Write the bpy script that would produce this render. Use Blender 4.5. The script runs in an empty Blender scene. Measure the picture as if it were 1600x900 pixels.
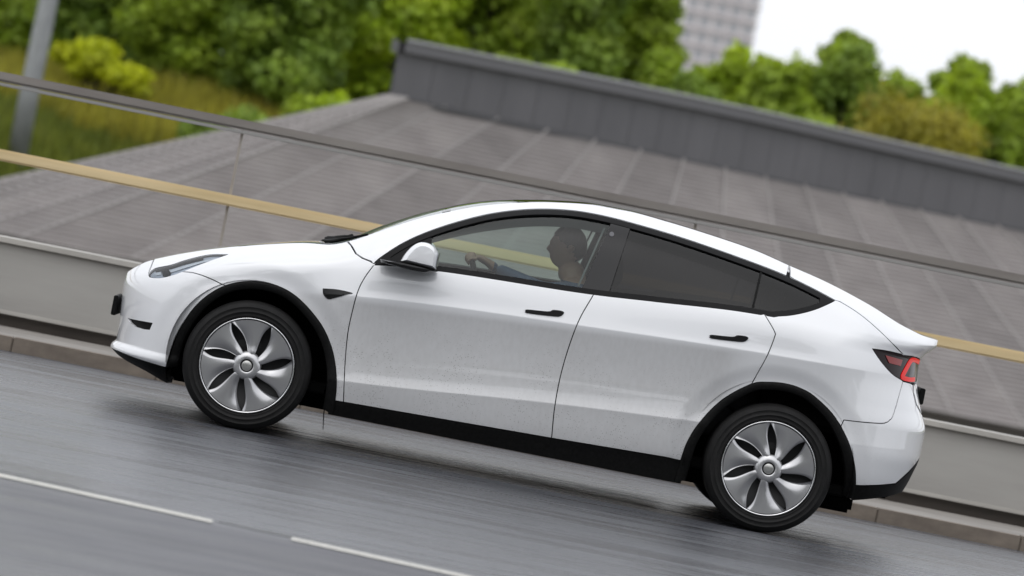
import bpy, bmesh, math, random
import numpy as np
from mathutils import Vector, Matrix
from mathutils.geometry import delaunay_2d_cdt
R = math.radians
rng = np.random.default_rng(7)
random.seed(7)
scene = bpy.context.scene
COL = scene.collection

# ------------------------------------------------------------------ camera
yaw, pitch, roll = R(1.39890), R(0.78337), R(11.23099)
fw = Vector((math.sin(yaw)*math.cos(pitch), math.cos(yaw)*math.cos(pitch), -math.sin(pitch)))
r0 = Vector((math.cos(yaw), -math.sin(yaw), 0)); u0 = r0.cross(fw)
rt = r0*math.cos(roll) + u0*math.sin(roll); up = -r0*math.sin(roll) + u0*math.cos(roll)
camd = bpy.data.cameras.new('camera'); cam = bpy.data.objects.new('camera', camd); COL.objects.link(cam)
m = Matrix((rt, up, -fw)).transposed().to_4x4(); m.translation = Vector((-0.75, -26.0, 1.40)); cam.matrix_world = m
camd.sensor_width = 36; camd.lens = 168.505; camd.clip_start = 0.5; camd.clip_end = 6000
camd.dof.use_dof = True; camd.dof.focus_distance = 26.2; camd.dof.aperture_fstop = 2.8
scene.camera = cam

# ------------------------------------------------------------------ sky, sun, exposure (bright overcast after rain)
SUN_EL, SUN_AZ = R(58), R(200)
w = bpy.data.worlds.new('World'); scene.world = w; w.use_nodes = True
nt = w.node_tree; nt.nodes.clear()
sky = nt.nodes.new('ShaderNodeTexSky'); sky.sky_type = 'NISHITA'; sky.sun_disc = False
sky.sun_elevation = SUN_EL; sky.sun_rotation = SUN_AZ; sky.air_density = 1.0; sky.dust_density = 4.0; sky.ozone_density = 1.0
hsv = nt.nodes.new('ShaderNodeHueSaturation'); hsv.inputs['Saturation'].default_value = 0.16
bg = nt.nodes.new('ShaderNodeBackground'); bg.inputs['Strength'].default_value = 0.15
wo = nt.nodes.new('ShaderNodeOutputWorld')
ov = nt.nodes.new('ShaderNodeMix'); ov.data_type = 'RGBA'; ov.inputs['Factor'].default_value = .75; ov.inputs['B'].default_value = (8.55, 8.75, 9.2, 1)   # even cloud deck
nt.links.new(sky.outputs[0], hsv.inputs['Color']); nt.links.new(hsv.outputs[0], ov.inputs['A']); nt.links.new(ov.outputs['Result'], bg.inputs[0]); nt.links.new(bg.outputs[0], wo.inputs[0])
sl = bpy.data.lights.new('sun', 'SUN'); sl.energy = 0.6; sl.angle = R(85); sl.color = (1, .97, .93)
so = bpy.data.objects.new('sun', sl); COL.objects.link(so)
# sun direction: same azimuth as the sky's
sd = Vector((math.sin(SUN_AZ)*math.cos(SUN_EL), math.cos(SUN_AZ)*math.cos(SUN_EL), math.sin(SUN_EL)))
so.rotation_euler = sd.to_track_quat('Z', 'Y').to_euler()
so.location = (0, 0, 30)
vs = scene.view_settings
vs.view_transform = 'Standard'; vs.look = 'None'; vs.gamma = 1; vs.use_curve_mapping = False
vs.exposure = -0.05
scene.cycles.max_bounces = 8; scene.cycles.transparent_max_bounces = 16
scene.cycles.use_denoising = True

# ------------------------------------------------------------------ helpers
def tag(o, label=None, cat=None, group=None, kind=None):
    if label: o['label'] = label
    if cat: o['category'] = cat
    if group: o['group'] = group
    if kind: o['kind'] = kind
    return o
def link(o, parent=None):
    COL.objects.link(o)
    if parent is not None: o.parent = parent
    return o
def empty(name, loc=(0, 0, 0)):
    o = bpy.data.objects.new(name, None); o.location = loc; o.empty_display_size = .2
    return link(o)
def obj(name, V, F, mat, parent=None, smooth=False, normals=None, loc=None):
    me = bpy.data.meshes.new(name)
    me.from_pydata([tuple(map(float, v)) for v in V], [], [tuple(map(int, f)) for f in F])
    for mm in (mat if isinstance(mat, (list, tuple)) else [mat]): me.materials.append(mm)
    if smooth: me.polygons.foreach_set('use_smooth', [True]*len(me.polygons))
    me.update()
    if normals is not None:
        me.normals_split_custom_set_from_vertices([tuple(map(float, n)) for n in normals])
    o = bpy.data.objects.new(name, me)
    if loc is not None: o.location = loc
    return link(o, parent)
class MB:
    def __init__(s): s.V = []; s.F = []
    def add(s, V, F):
        b = len(s.V); s.V += [tuple(v) for v in V]; s.F += [tuple(i+b for i in f) for f in F]; return s
    def box(s, x0, x1, y0, y1, z0, z1, bev=0.0):
        bm = bmesh.new(); bmesh.ops.create_cube(bm, size=1)
        for v in bm.verts:
            v.co = Vector((x0+(v.co.x+.5)*(x1-x0), y0+(v.co.y+.5)*(y1-y0), z0+(v.co.z+.5)*(z1-z0)))
        if bev: bmesh.ops.bevel(bm, geom=bm.edges[:], offset=bev, segments=2, affect='EDGES')
        bm.verts.index_update()
        s.add([v.co[:] for v in bm.verts], [[v.index for v in f.verts] for f in bm.faces]); bm.free(); return s
    def tube(s, pts, rad, n=8, cap=True):
        pts = [Vector(p) for p in pts]; rr = rad if isinstance(rad, (list, tuple)) else [rad]*len(pts)
        V = []; F = []
        t0 = (pts[1]-pts[0]).normalized(); a = Vector((0, 0, 1)) if abs(t0.z) < .9 else Vector((1, 0, 0))
        nrm = t0.cross(a).normalized()
        for i, p in enumerate(pts):
            t = (pts[min(i+1, len(pts)-1)]-pts[max(i-1, 0)]).normalized()
            nrm = (nrm - t*nrm.dot(t)).normalized(); b = t.cross(nrm)
            for k in range(n):
                an = 2*math.pi*k/n; V.append(p+(nrm*math.cos(an)+b*math.sin(an))*rr[i])
        for i in range(len(pts)-1):
            for k in range(n):
                F.append((i*n+k, i*n+(k+1) % n, (i+1)*n+(k+1) % n, (i+1)*n+k))
        if cap: F.append(tuple(range(n-1, -1, -1))); F.append(tuple((len(pts)-1)*n+k for k in range(n)))
        return s.add([v[:] for v in V], F)
    def lathe(s, prof, n=64, c=(0, 0, 0)):   # prof: (radius, y); axis along y
        V = []; F = []
        for r_, y in prof:
            for k in range(n):
                a = 2*math.pi*k/n; V.append((c[0]+r_*math.cos(a), c[1]+y, c[2]+r_*math.sin(a)))
        for i in range(len(prof)-1):
            for k in range(n): F.append((i*n+k, i*n+(k+1) % n, (i+1)*n+(k+1) % n, (i+1)*n+k))
        return s.add(V, F)
    def build(s, name, mat, parent=None, smooth=False, loc=None): return obj(name, s.V, s.F, mat, parent, smooth, loc=loc)

# ------------------------------------------------------------------ materials
def mat(name, col, rough=.5, metal=0., **kw):
    mt = bpy.data.materials.new(name); mt.use_nodes = True
    b = mt.node_tree.nodes['Principled BSDF']
    b.inputs['Base Color'].default_value = (*col, 1); b.inputs['Roughness'].default_value = rough; b.inputs['Metallic'].default_value = metal
    for k, v in kw.items(): b.inputs[k.replace('_', ' ')].default_value = v
    return mt
def nodes(mt): return mt.node_tree.nodes, mt.node_tree.links, mt.node_tree.nodes['Principled BSDF']
def noise_ramp(mt, scale, stops, sock='Base Color', stretch=(1, 1, 1), detail=6, rough=.6, coord='Object', bump=0, bdist=.01):
    N, L, B = nodes(mt)
    tc = N.new('ShaderNodeTexCoord'); mp = N.new('ShaderNodeMapping'); mp.inputs['Scale'].default_value = stretch
    nz = N.new('ShaderNodeTexNoise'); nz.inputs['Scale'].default_value = scale; nz.inputs['Detail'].default_value = detail; nz.inputs['Roughness'].default_value = rough
    cr = N.new('ShaderNodeValToRGB')
    while len(cr.color_ramp.elements) < len(stops): cr.color_ramp.elements.new(.5)
    for e, (p, c) in zip(cr.color_ramp.elements, stops): e.position = p; e.color = (*c, 1) if len(c) == 3 else (c[0],)*3+(1,)
    L.new(tc.outputs[coord], mp.inputs[0]); L.new(mp.outputs[0], nz.inputs['Vector']); L.new(nz.outputs['Fac'], cr.inputs[0])
    if sock: L.new(cr.outputs[0], B.inputs[sock])
    if bump:
        bp = N.new('ShaderNodeBump'); bp.inputs['Strength'].default_value = bump; bp.inputs['Distance'].default_value = bdist
        L.new(nz.outputs['Fac'], bp.inputs['Height']); L.new(bp.outputs[0], B.inputs['Normal'])
    return cr, nz
M = {}
M['black'] = mat('black_plastic', (.006, .006, .0065), .6, Specular_IOR_Level=.12)
noise_ramp(M['black'], 60, [(.35, (.004,)), (.7, (.009,))], coord='Object')
M['gloss_black'] = mat('gloss_black_trim', (.007, .007, .008), .15, Specular_IOR_Level=.35)
M['satin_black'] = mat('satin_black_trim', (.006, .006, .0065), .45, Specular_IOR_Level=.15)
M['liner'] = mat('wheel_liner', (.004, .004, .004), .9, Specular_IOR_Level=.1)
M['tyre'] = mat('tyre_rubber', (.008, .008, .008), .62, Specular_IOR_Level=.25)
noise_ramp(M['tyre'], 25, [(.3, (.006,)), (.75, (.012, .0115, .0115))], detail=8)
M['alloy'] = mat('cover_silver', (.46, .46, .47), .28, .88)
M['rim_ring'] = mat('rim_edge_metal', (.82, .82, .83), .16, 1.0)
M['rim_dark'] = mat('rim_dark', (.02, .02, .021), .5, .3)
M['cap'] = mat('cap_metal', (.5, .5, .48), .28, .9)
M['fabric'] = mat('seat_cloth', (.018, .018, .02), .8)
M['dash'] = mat('dash_plastic', (.05, .05, .055), .6)
M['skin'] = mat('skin', (.36, .22, .16), .5)
M['denim'] = mat('denim_shirt', (.045, .075, .14), .85)
noise_ramp(M['denim'], 22, [(.3, (.03, .055, .11)), (.7, (.075, .12, .20))])
M['hair'] = mat('dark_hair', (.012, .009, .008), .6)
M['lens_red'] = mat('red_lens', (.22, .008, .008), .12)
M['lamp_red'] = mat('lit_red_ring', (.30, .004, .004), .3, Specular_IOR_Level=.2)
_b = M['lamp_red'].node_tree.nodes['Principled BSDF']; _b.inputs['Emission Color'].default_value = (1, .012, .008, 1); _b.inputs['Emission Strength'].default_value = .4
M['chrome'] = mat('reflector', (.8, .82, .85), .12, 1.0)
M['dot'] = mat('sensor_dot', (.10, .10, .11), .4)

def paint():
    mt = mat('white_paint', (.80, .81, .83), .38, Coat_Weight=1.0, Coat_Roughness=.025, Coat_IOR=1.65)
    N, L, B = nodes(mt)
    tc = N.new('ShaderNodeTexCoord')
    sep = N.new('ShaderNodeSeparateXYZ'); L.new(tc.outputs['Object'], sep.inputs[0])
    # road film plus painted shade below the shoulder: denser low, with water runs
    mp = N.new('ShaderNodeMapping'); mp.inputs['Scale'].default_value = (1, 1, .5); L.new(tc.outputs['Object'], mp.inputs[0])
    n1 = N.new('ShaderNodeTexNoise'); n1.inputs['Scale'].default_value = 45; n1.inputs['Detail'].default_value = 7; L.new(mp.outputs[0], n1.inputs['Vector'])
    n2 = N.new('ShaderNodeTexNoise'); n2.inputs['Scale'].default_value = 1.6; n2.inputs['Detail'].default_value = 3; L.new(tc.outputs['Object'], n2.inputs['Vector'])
    # film and painted shade reach up to the shoulder line, which climbs towards the tail
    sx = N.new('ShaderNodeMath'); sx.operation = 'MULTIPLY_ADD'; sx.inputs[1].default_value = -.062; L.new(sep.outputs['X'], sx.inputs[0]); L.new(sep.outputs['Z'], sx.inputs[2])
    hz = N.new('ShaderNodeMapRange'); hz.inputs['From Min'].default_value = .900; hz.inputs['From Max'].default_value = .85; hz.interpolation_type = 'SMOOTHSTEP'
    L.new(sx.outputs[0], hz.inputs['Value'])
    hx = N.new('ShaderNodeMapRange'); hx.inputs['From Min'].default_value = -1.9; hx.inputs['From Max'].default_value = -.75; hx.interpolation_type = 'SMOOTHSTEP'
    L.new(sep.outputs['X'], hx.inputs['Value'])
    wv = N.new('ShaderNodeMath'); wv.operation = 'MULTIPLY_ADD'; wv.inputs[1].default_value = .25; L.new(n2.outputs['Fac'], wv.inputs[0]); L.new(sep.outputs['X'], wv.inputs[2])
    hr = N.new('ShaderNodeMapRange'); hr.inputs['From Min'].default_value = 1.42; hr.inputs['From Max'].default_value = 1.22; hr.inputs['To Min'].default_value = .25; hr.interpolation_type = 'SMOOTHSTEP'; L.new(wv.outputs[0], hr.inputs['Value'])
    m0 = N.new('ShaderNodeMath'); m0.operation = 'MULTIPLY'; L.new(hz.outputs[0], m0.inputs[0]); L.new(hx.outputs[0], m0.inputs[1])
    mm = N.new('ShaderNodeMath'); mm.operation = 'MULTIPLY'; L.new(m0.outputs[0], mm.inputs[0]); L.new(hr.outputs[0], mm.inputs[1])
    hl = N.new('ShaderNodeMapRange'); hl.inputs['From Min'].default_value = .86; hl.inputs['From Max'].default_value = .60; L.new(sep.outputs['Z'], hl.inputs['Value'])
    # small dark water drops / specks
    vo = N.new('ShaderNodeTexVoronoi'); vo.inputs['Scale'].default_value = 95; L.new(tc.outputs['Object'], vo.inputs['Vector'])
    vr = N.new('ShaderNodeMapRange'); vr.inputs['From Min'].default_value = .30; vr.inputs['From Max'].default_value = .20; L.new(vo.outputs['Distance'], vr.inputs['Value'])
    sepc = N.new('ShaderNodeSeparateColor'); L.new(vo.outputs['Color'], sepc.inputs[0])
    keep = N.new('ShaderNodeMath'); keep.operation = 'GREATER_THAN'; keep.inputs[1].default_value = .5; L.new(sepc.outputs[0], keep.inputs[0])
    n3 = N.new('ShaderNodeTexNoise'); n3.inputs['Scale'].default_value = 5; n3.inputs['Detail'].default_value = 3; L.new(tc.outputs['Object'], n3.inputs['Vector'])
    n3r = N.new('ShaderNodeMapRange'); n3r.inputs['From Min'].default_value = .42; n3r.inputs['From Max'].default_value = .58; L.new(n3.outputs['Fac'], n3r.inputs['Value'])
    s1 = N.new('ShaderNodeMath'); s1.operation = 'MULTIPLY'; L.new(vr.outputs[0], s1.inputs[0]); L.new(keep.outputs[0], s1.inputs[1])
    s2 = N.new('ShaderNodeMath'); s2.operation = 'MULTIPLY'; L.new(s1.outputs[0], s2.inputs[0]); L.new(n3r.outputs[0], s2.inputs[1])
    s3 = N.new('ShaderNodeMath'); s3.operation = 'MULTIPLY'; L.new(s2.outputs[0], s3.inputs[0]); mh = N.new('ShaderNodeMath'); mh.operation = 'MULTIPLY'; L.new(mm.outputs[0], mh.inputs[0]); L.new(hl.outputs[0], mh.inputs[1]); L.new(mh.outputs[0], s3.inputs[1])
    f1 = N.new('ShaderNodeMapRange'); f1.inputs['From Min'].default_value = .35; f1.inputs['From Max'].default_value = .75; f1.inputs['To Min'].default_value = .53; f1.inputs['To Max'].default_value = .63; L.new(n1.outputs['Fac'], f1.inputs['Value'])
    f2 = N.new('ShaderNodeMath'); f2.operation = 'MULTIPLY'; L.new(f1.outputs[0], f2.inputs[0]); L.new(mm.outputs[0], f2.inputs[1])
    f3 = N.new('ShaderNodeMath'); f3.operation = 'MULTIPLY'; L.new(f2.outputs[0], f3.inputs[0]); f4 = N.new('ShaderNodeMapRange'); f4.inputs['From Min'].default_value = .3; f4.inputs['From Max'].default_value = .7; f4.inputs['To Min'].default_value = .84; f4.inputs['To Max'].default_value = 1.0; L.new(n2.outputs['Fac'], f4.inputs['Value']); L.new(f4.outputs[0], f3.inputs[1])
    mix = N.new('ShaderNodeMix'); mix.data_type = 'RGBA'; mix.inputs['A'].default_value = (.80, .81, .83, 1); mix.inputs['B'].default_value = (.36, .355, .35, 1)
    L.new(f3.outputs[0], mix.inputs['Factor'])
    mix2 = N.new('ShaderNodeMix'); mix2.data_type = 'RGBA'; mix2.inputs['B'].default_value = (.20, .195, .19, 1)
    L.new(mix.outputs['Result'], mix2.inputs['A'])
    s4 = N.new('ShaderNodeMath'); s4.operation = 'MULTIPLY'; s4.inputs[1].default_value = .6; L.new(s3.outputs[0], s4.inputs[0]); L.new(s4.outputs[0], mix2.inputs['Factor'])
    L.new(mix2.outputs['Result'], B.inputs['Base Color'])
    cr = N.new('ShaderNodeMapRange'); cr.inputs['To Min'].default_value = .025; cr.inputs['To Max'].default_value = .05; L.new(mm.outputs[0], cr.inputs['Value']); L.new(cr.outputs[0], B.inputs['Coat Roughness'])
    return mt
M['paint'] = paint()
def glass(name, tint, ior=1.5):
    mt = bpy.data.materials.new(name); mt.use_nodes = True; N = mt.node_tree.nodes; L = mt.node_tree.links; N.clear()
    o = N.new('ShaderNodeOutputMaterial'); mx = N.new('ShaderNodeMixShader'); fr = N.new('ShaderNodeFresnel'); fr.inputs['IOR'].default_value = ior
    tr = N.new('ShaderNodeBsdfTransparent'); tr.inputs[0].default_value = (*tint, 1); gl = N.new('ShaderNodeBsdfGlossy'); gl.inputs['Roughness'].default_value = .015
    L.new(fr.outputs[0], mx.inputs[0]); L.new(tr.outputs[0], mx.inputs[1]); L.new(gl.outputs[0], mx.inputs[2]); L.new(mx.outputs[0], o.inputs[0])
    return mt
M['glass'] = glass('clear_green_glass', (.70, .80, .76))
M['screen'] = glass('windscreen_glass', (.66, .76, .72))
M['tint'] = glass('privacy_glass', (.15, .15, .16), 1.45)
M['roofglass'] = glass('roof_glass', (.012, .012, .014), 1.55)
M['lens'] = glass('headlight_lens', (.86, .9, .93), 1.5)

# ------------------------------------------------------------------ the setting: terrain, road, pavement
GRASS = mat('bank_soil', (.06, .07, .03), .95)
noise_ramp(GRASS, .6, [(.3, (.045, .055, .016)), (.55, (.085, .10, .022)), (.8, (.12, .10, .045))], coord='Generated' if False else 'Object', detail=8, bump=.6, bdist=.1)
def smooth01(t): t = np.clip(t, 0, 1); return t*t*(3-2*t)
def terrain(x, y):
    x = np.asarray(x, float); y = np.asarray(y, float)
    base = np.where(y < 6.5, -.25, -.25 - 1.6*smooth01((y-6.5)/5))
    bank = 4.3*smooth01((y-62)/24)*(1 - .75*smooth01((y-150)/500))
    bankl = 2.6*smooth01((-5.0-.06*(y-54)-x)/5.0)*smooth01((y-36)/20)*(1-smooth01((y-64)/20))
    return base + bank + bankl + .12*np.sin(x*.45+1)*np.sin(y*.21)*smooth01((y-12)/10)
gx = np.concatenate([[-3000, -900, -300, -120, -60], np.linspace(-34, 44, 79), [60, 120, 300, 900, 3000]])
gy = np.concatenate([[-3000, -800, -200, -60, -30, 0, 6.5], np.linspace(8, 110, 103), [130, 160, 220, 350, 600, 1200, 3000]])
GX, GY = np.meshgrid(gx, gy, indexing='ij'); GZ = terrain(GX, GY)
nx, ny = GX.shape
V = np.stack([GX.ravel(), GY.ravel(), GZ.ravel()], 1)
F = [(i*ny+j, (i+1)*ny+j, (i+1)*ny+j+1, i*ny+j+1) for i in range(nx-1) for j in range(ny-1)]
tag(obj('ground', V, F, GRASS, smooth=True), 'grassy ground and bank behind the road', kind='structure')

ASPH = mat('wet_asphalt', (.05, .05, .052), .35)
def asphalt():
    N, L, B = nodes(ASPH)
    tc = N.new('ShaderNodeTexCoord')
    def nz(scale, st, det=5, rg=.6):
        mp = N.new('ShaderNodeMapping'); mp.inputs['Scale'].default_value = st; L.new(tc.outputs['Object'], mp.inputs[0])
        n = N.new('ShaderNodeTexNoise'); n.inputs['Scale'].default_value = scale; n.inputs['Detail'].default_value = det; n.inputs['Roughness'].default_value = rg; L.new(mp.outputs[0], n.inputs['Vector']); return n
    a = nz(1, (.16, 3.4, 1), 9, .78); b = nz(1, (.5, .7, 1), 4); c = nz(140, (1, 1, 1), 3, .7); a2 = nz(1, (.7, 13, 1), 6, .8)
    cr = N.new('ShaderNodeValToRGB'); cr.color_ramp.elements[0].position = .25; cr.color_ramp.elements[0].color = (.018, .018, .020, 1); cr.color_ramp.elements[1].position = .78; cr.color_ramp.elements[1].color = (.122, .129, .148, 1)
    mx = N.new('ShaderNodeMath'); mx.operation = 'ADD'; m2 = N.new('ShaderNodeMath'); m2.operation = 'MULTIPLY'; m2.inputs[1].default_value = .5
    aa = N.new('ShaderNodeMath'); aa.operation = 'ADD'; L.new(a.outputs['Fac'], aa.inputs[0]); L.new(a2.outputs['Fac'], aa.inputs[1])
    ab_ = N.new('ShaderNodeMath'); ab_.operation = 'MULTIPLY'; ab_.inputs[1].default_value = .5; L.new(aa.outputs[0], ab_.inputs[0])
    ac = N.new('ShaderNodeMapRange'); ac.inputs['From Min'].default_value = .36; ac.inputs['From Max'].default_value = .64; L.new(ab_.outputs[0], ac.inputs['Value'])
    L.new(ac.outputs[0], mx.inputs[0]); L.new(c.outputs['Fac'], mx.inputs[1]); L.new(mx.outputs[0], m2.inputs[0]); L.new(m2.outputs[0], cr.inputs[0]); L.new(cr.outputs[0], B.inputs['Base Color'])
    rr = N.new('ShaderNodeMapRange'); rr.inputs['From Min'].default_value = .35; rr.inputs['From Max'].default_value = .65; rr.inputs['To Min'].default_value = .12; rr.inputs['To Max'].default_value = .40
    ad = N.new('ShaderNodeMath'); ad.operation = 'ADD'; h = N.new('ShaderNodeMath'); h.operation = 'MULTIPLY'; h.inputs[1].default_value = .5
    L.new(ac.outputs[0], ad.inputs[0]); L.new(b.outputs['Fac'], ad.inputs[1]); L.new(ad.outputs[0], h.inputs[0]); L.new(h.outputs[0], rr.inputs['Value']); L.new(rr.outputs[0], B.inputs['Roughness'])
    sp = N.new('ShaderNodeSeparateXYZ'); L.new(tc.outputs['Object'], sp.inputs[0])
    yl = N.new('ShaderNodeMath'); yl.operation = 'MULTIPLY_ADD'; yl.inputs[1].default_value = .27; L.new(sp.outputs['X'], yl.inputs[0]); L.new(sp.outputs['Y'], yl.inputs[2])
    lane = N.new('ShaderNodeMapRange'); lane.inputs['From Min'].default_value = -7.30; lane.inputs['From Max'].default_value = -7.55; L.new(yl.outputs[0], lane.inputs['Value'])
    dk = N.new('ShaderNodeMix'); dk.data_type = 'RGBA'; dk.blend_type = 'MULTIPLY'; dk.inputs['B'].default_value = (.80, .76, .79, 1); L.new(lane.outputs[0], dk.inputs['Factor']); L.new(cr.outputs[0], dk.inputs['A']); L.new(dk.outputs['Result'], B.inputs['Base Color'])
    ro = N.new('ShaderNodeMath'); ro.operation = 'MULTIPLY_ADD'; ro.inputs[1].default_value = .13; L.new(lane.outputs[0], ro.inputs[0]); L.new(rr.outputs[0], ro.inputs[2]); L.new(ro.outputs[0], B.inputs['Roughness'])
    bp = N.new('ShaderNodeBump'); bp.inputs['Strength'].default_value = .6; bp.inputs['Distance'].default_value = .004; L.new(c.outputs['Fac'], bp.inputs['Height']); L.new(bp.outputs[0], B.inputs['Normal'])
asphalt()
road = MB().box(-400, 400, -16, 3.80, -.24, 0).build('road', ASPH); tag(road, 'wet grey asphalt road', kind='structure')
LINE = mat('road_paint', (.62, .60, .54), .5); noise_ramp(LINE, 40, [(.3, (.42, .41, .38)), (.6, (.70, .68, .62))], detail=8)
def dash(xa, xb, ya, yb, wd=.13):
    n = 12; V = []; F = []
    for i in range(n+1):
        t = i/n; x = xa+(xb-xa)*t; y = ya+(yb-ya)*t; e = .012*random.random()
        V += [(x, y-wd/2-e, .004), (x, y+wd/2+e, .004)]
    F = [(2*i, 2*i+2, 2*i+3, 2*i+1) for i in range(n)]
    obj('lane_marking', V, F, LINE, road)
sl_ = -.30                                         # the lane line drifts away from the kerb to the right
for k in range(-5, 6):
    xa = -0.95 + k*3.0; xb = xa + 2.68
    dash(xa, xb, -7.13+(xa+.88)*sl_*.9, -7.13+(xb+.88)*sl_*.9)
TAR = mat('tar_seal', (.012, .012, .013), .3)
def tar(pts, wd):
    V = []
    for i, (x, y) in enumerate(pts): e = wd*(.5+.5*math.sin(math.pi*i/(len(pts)-1)))*random.uniform(.7, 1.2); V += [(x, y-e, .0022), (x, y+e, .0022)]
    obj('tar_seal', V, [(2*i, 2*i+2, 2*i+3, 2*i+1) for i in range(len(pts)-1)], TAR, road)
tar([(-1.25+.06*i, -6.93-.016*i+.02*math.sin(i*1.7)) for i in range(9)], .05)
tar([(-2.4+.12*i, -6.45-.03*i+.015*math.sin(i*2.1)) for i in range(8)], .018)
PAVE = mat('pavement_concrete', (.24, .22, .20), .55); noise_ramp(PAVE, 3, [(.3, (.20, .185, .17)), (.7, (.33, .31, .285))], stretch=(.4, 2, 1), detail=8)
KERB = mat('kerb_stone', (.25, .21, .17), .6); noise_ramp(KERB, 5, [(.3, (.12, .098, .08)), (.7, (.21, .175, .14))], stretch=(1, 2, 2), detail=8, bump=.3)
pav = MB().box(-60, 60, 3.965, 5.40, -.2, .082).build('pavement', PAVE); tag(pav, 'narrow concrete pavement beside the parapet', kind='structure')
ks = MB().box(-.4555, .4555, 0, .152, -.15, .09, .006).build('kerb_stone', KERB, pav)
for i in range(-22, 23):
    o = ks if i == -22 else link(ks.copy(), pav)
    o.location = (i*.914+.2, 3.803+.004*math.sin(i*2.1), .0015*math.sin(i*1.7))
    o.parent = pav

# ------------------------------------------------------------------ parapet wall and railing
CONC = mat('parapet_concrete', (.34, .33, .31), .75)
noise_ramp(CONC, 1.2, [(.25, (.25, .24, .225)), (.5, (.33, .32, .30)), (.8, (.39, .38, .36))], stretch=(.35, 1, 2.2), detail=9, bump=.15, bdist=.01)
COPE = mat('coping_concrete', (.46, .44, .41), .6); noise_ramp(COPE, 2.5, [(.3, (.33, .315, .29)), (.7, (.46, .44, .405))], stretch=(.5, 1, 1), detail=8)
GAPSHADE = mat('plinth_gap_shade', (.05, .04, .033), .35); noise_ramp(GAPSHADE, 3, [(.3, (.07, .056, .046)), (.7, (.14, .115, .095))], stretch=(.4, 1, 1))  # dark brown paints in the shade of the recess under the wall
wall = empty('parapet_wall', (0, 5.4, .08)); tag(wall, 'low grey concrete parapet wall with pale coping behind the car', 'wall')
MB().box(-60, 60, .09, .36, -.3, .135).build('plinth', GAPSHADE, wall)
pw = MB().box(-1.4985, 1.4985, .0, .38, .10, .535, .003).build('wall_panel', CONC, wall)
cp = MB().box(-.7488, .7488, -.04, .42, .537, .572, .003).build('coping_stone', COPE, wall)
ft = MB().box(-1.4985, 1.4985, -.022, .06, .078, .105, .004).build('drip_edge', COPE, wall)
for i in range(-8, 9):
    for src in (pw, ft):
        o = src if i == -8 else link(src.copy(), wall); o.parent = wall; o.location = (i*3.0+1.02, .0015*math.sin(i*3.1), 0)
for i in range(-16, 17):
    o = cp if i == -16 else link(cp.copy(), wall); o.parent = wall; o.location = (i*1.5+.27, .002*math.sin(i*2.3), 0)

TAN = mat('tan_rail', (.50, .36, .17), .5); noise_ramp(TAN, 3, [(.3, (.52, .40, .21)), (.7, (.70, .56, .33))], stretch=(.25, 3, 3), detail=8, bump=.15)
GREYM = mat('rail_steel', (.13, .115, .105), .5, .2); noise_ramp(GREYM, 4, [(.3, (.19, .172, .158)), (.7, (.26, .24, .22))], stretch=(.3, 1, 1))
POSTM = mat('post_steel', (.17, .155, .145), .5, .2); noise_ramp(POSTM, 4, [(.3, (.30, .27, .24)), (.7, (.40, .36, .32))])
rail = empty('parapet_railing', (0, 5.58, .65)); tag(rail, 'two-rail parapet railing with tan lower rail and grey upper rail', 'railing')
MB().box(-60, 60, -.045, .045, .485, .560, .012).build('handrail', TAN, rail)
MB().box(-60, 60, -.03, .03, .995, 1.060, .015).build('top_rail', GREYM, rail)
MB().box(-60, 60, -.022, .022, .968, .990, .004).build('rail_lip', mat('rail_lip_alloy', (.36, .35, .34), .4, .5), rail)
pst = MB().box(-.009, .009, .031, .085, .0, .994, .002).build('post', POSTM, rail)
pft = MB().box(-.05, .05, -.0, .11, .003, .015, .003).build('post_foot', POSTM, pst)
PX = [-1.92 + 3.05*k for k in range(-6, 7)]
for i, x in enumerate(PX):
    if i == 0: pst.location = (x, 0, 0)
    else:
        o = link(pst.copy(), rail); o.location = (x, 0, 0); q = link(pft.copy(), o)

# ------------------------------------------------------------------ the low round hall with shingle roof and grey clerestory
hall = empty('round_hall', (4.0, 62.0, -1.6)); tag(hall, 'low hall with fan-shaped grey shingle roof and curved dark grey clerestory band', 'building')
HO = Vector(hall.location)
ROOF = mat('roof_shingle', (.22, .205, .20), .7)
noise_ramp(ROOF, 1.1, [(.25, (.195, .178, .174)), (.5, (.245, .225, .219)), (.8, (.30, .278, .268))], stretch=(1, 1, 1), detail=9, coord='Object', bump=.3, bdist=.02)
ROOFS = [ROOF]
for nm_, k_ in (('roof_shingle_pale', 1.08), ('roof_shingle_dark', .93)):
    r2 = mat(nm_, (.22, .205, .20), .7); noise_ramp(r2, 1.1, [(.25, (.195*k_, .178*k_, .174*k_)), (.5, (.245*k_, .225*k_, .219*k_)), (.8, (.30*k_, .278*k_, .268*k_))], detail=9, bump=.3, bdist=.02); ROOFS.append(r2)
SEAM = mat('roof_seam', (.285, .267, .258), .6)
FASC = mat('clerestory_sheet', (.105, .107, .118), .5); noise_ramp(FASC, .8, [(.3, (.092, .090, .098)), (.7, (.125, .122, .131))], stretch=(1, 1, .3), detail=6)
CAPM = mat('parapet_sheet', (.125, .123, .132), .5)
TRIM = mat('flashing', (.42, .42, .44), .4, .3)
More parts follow.
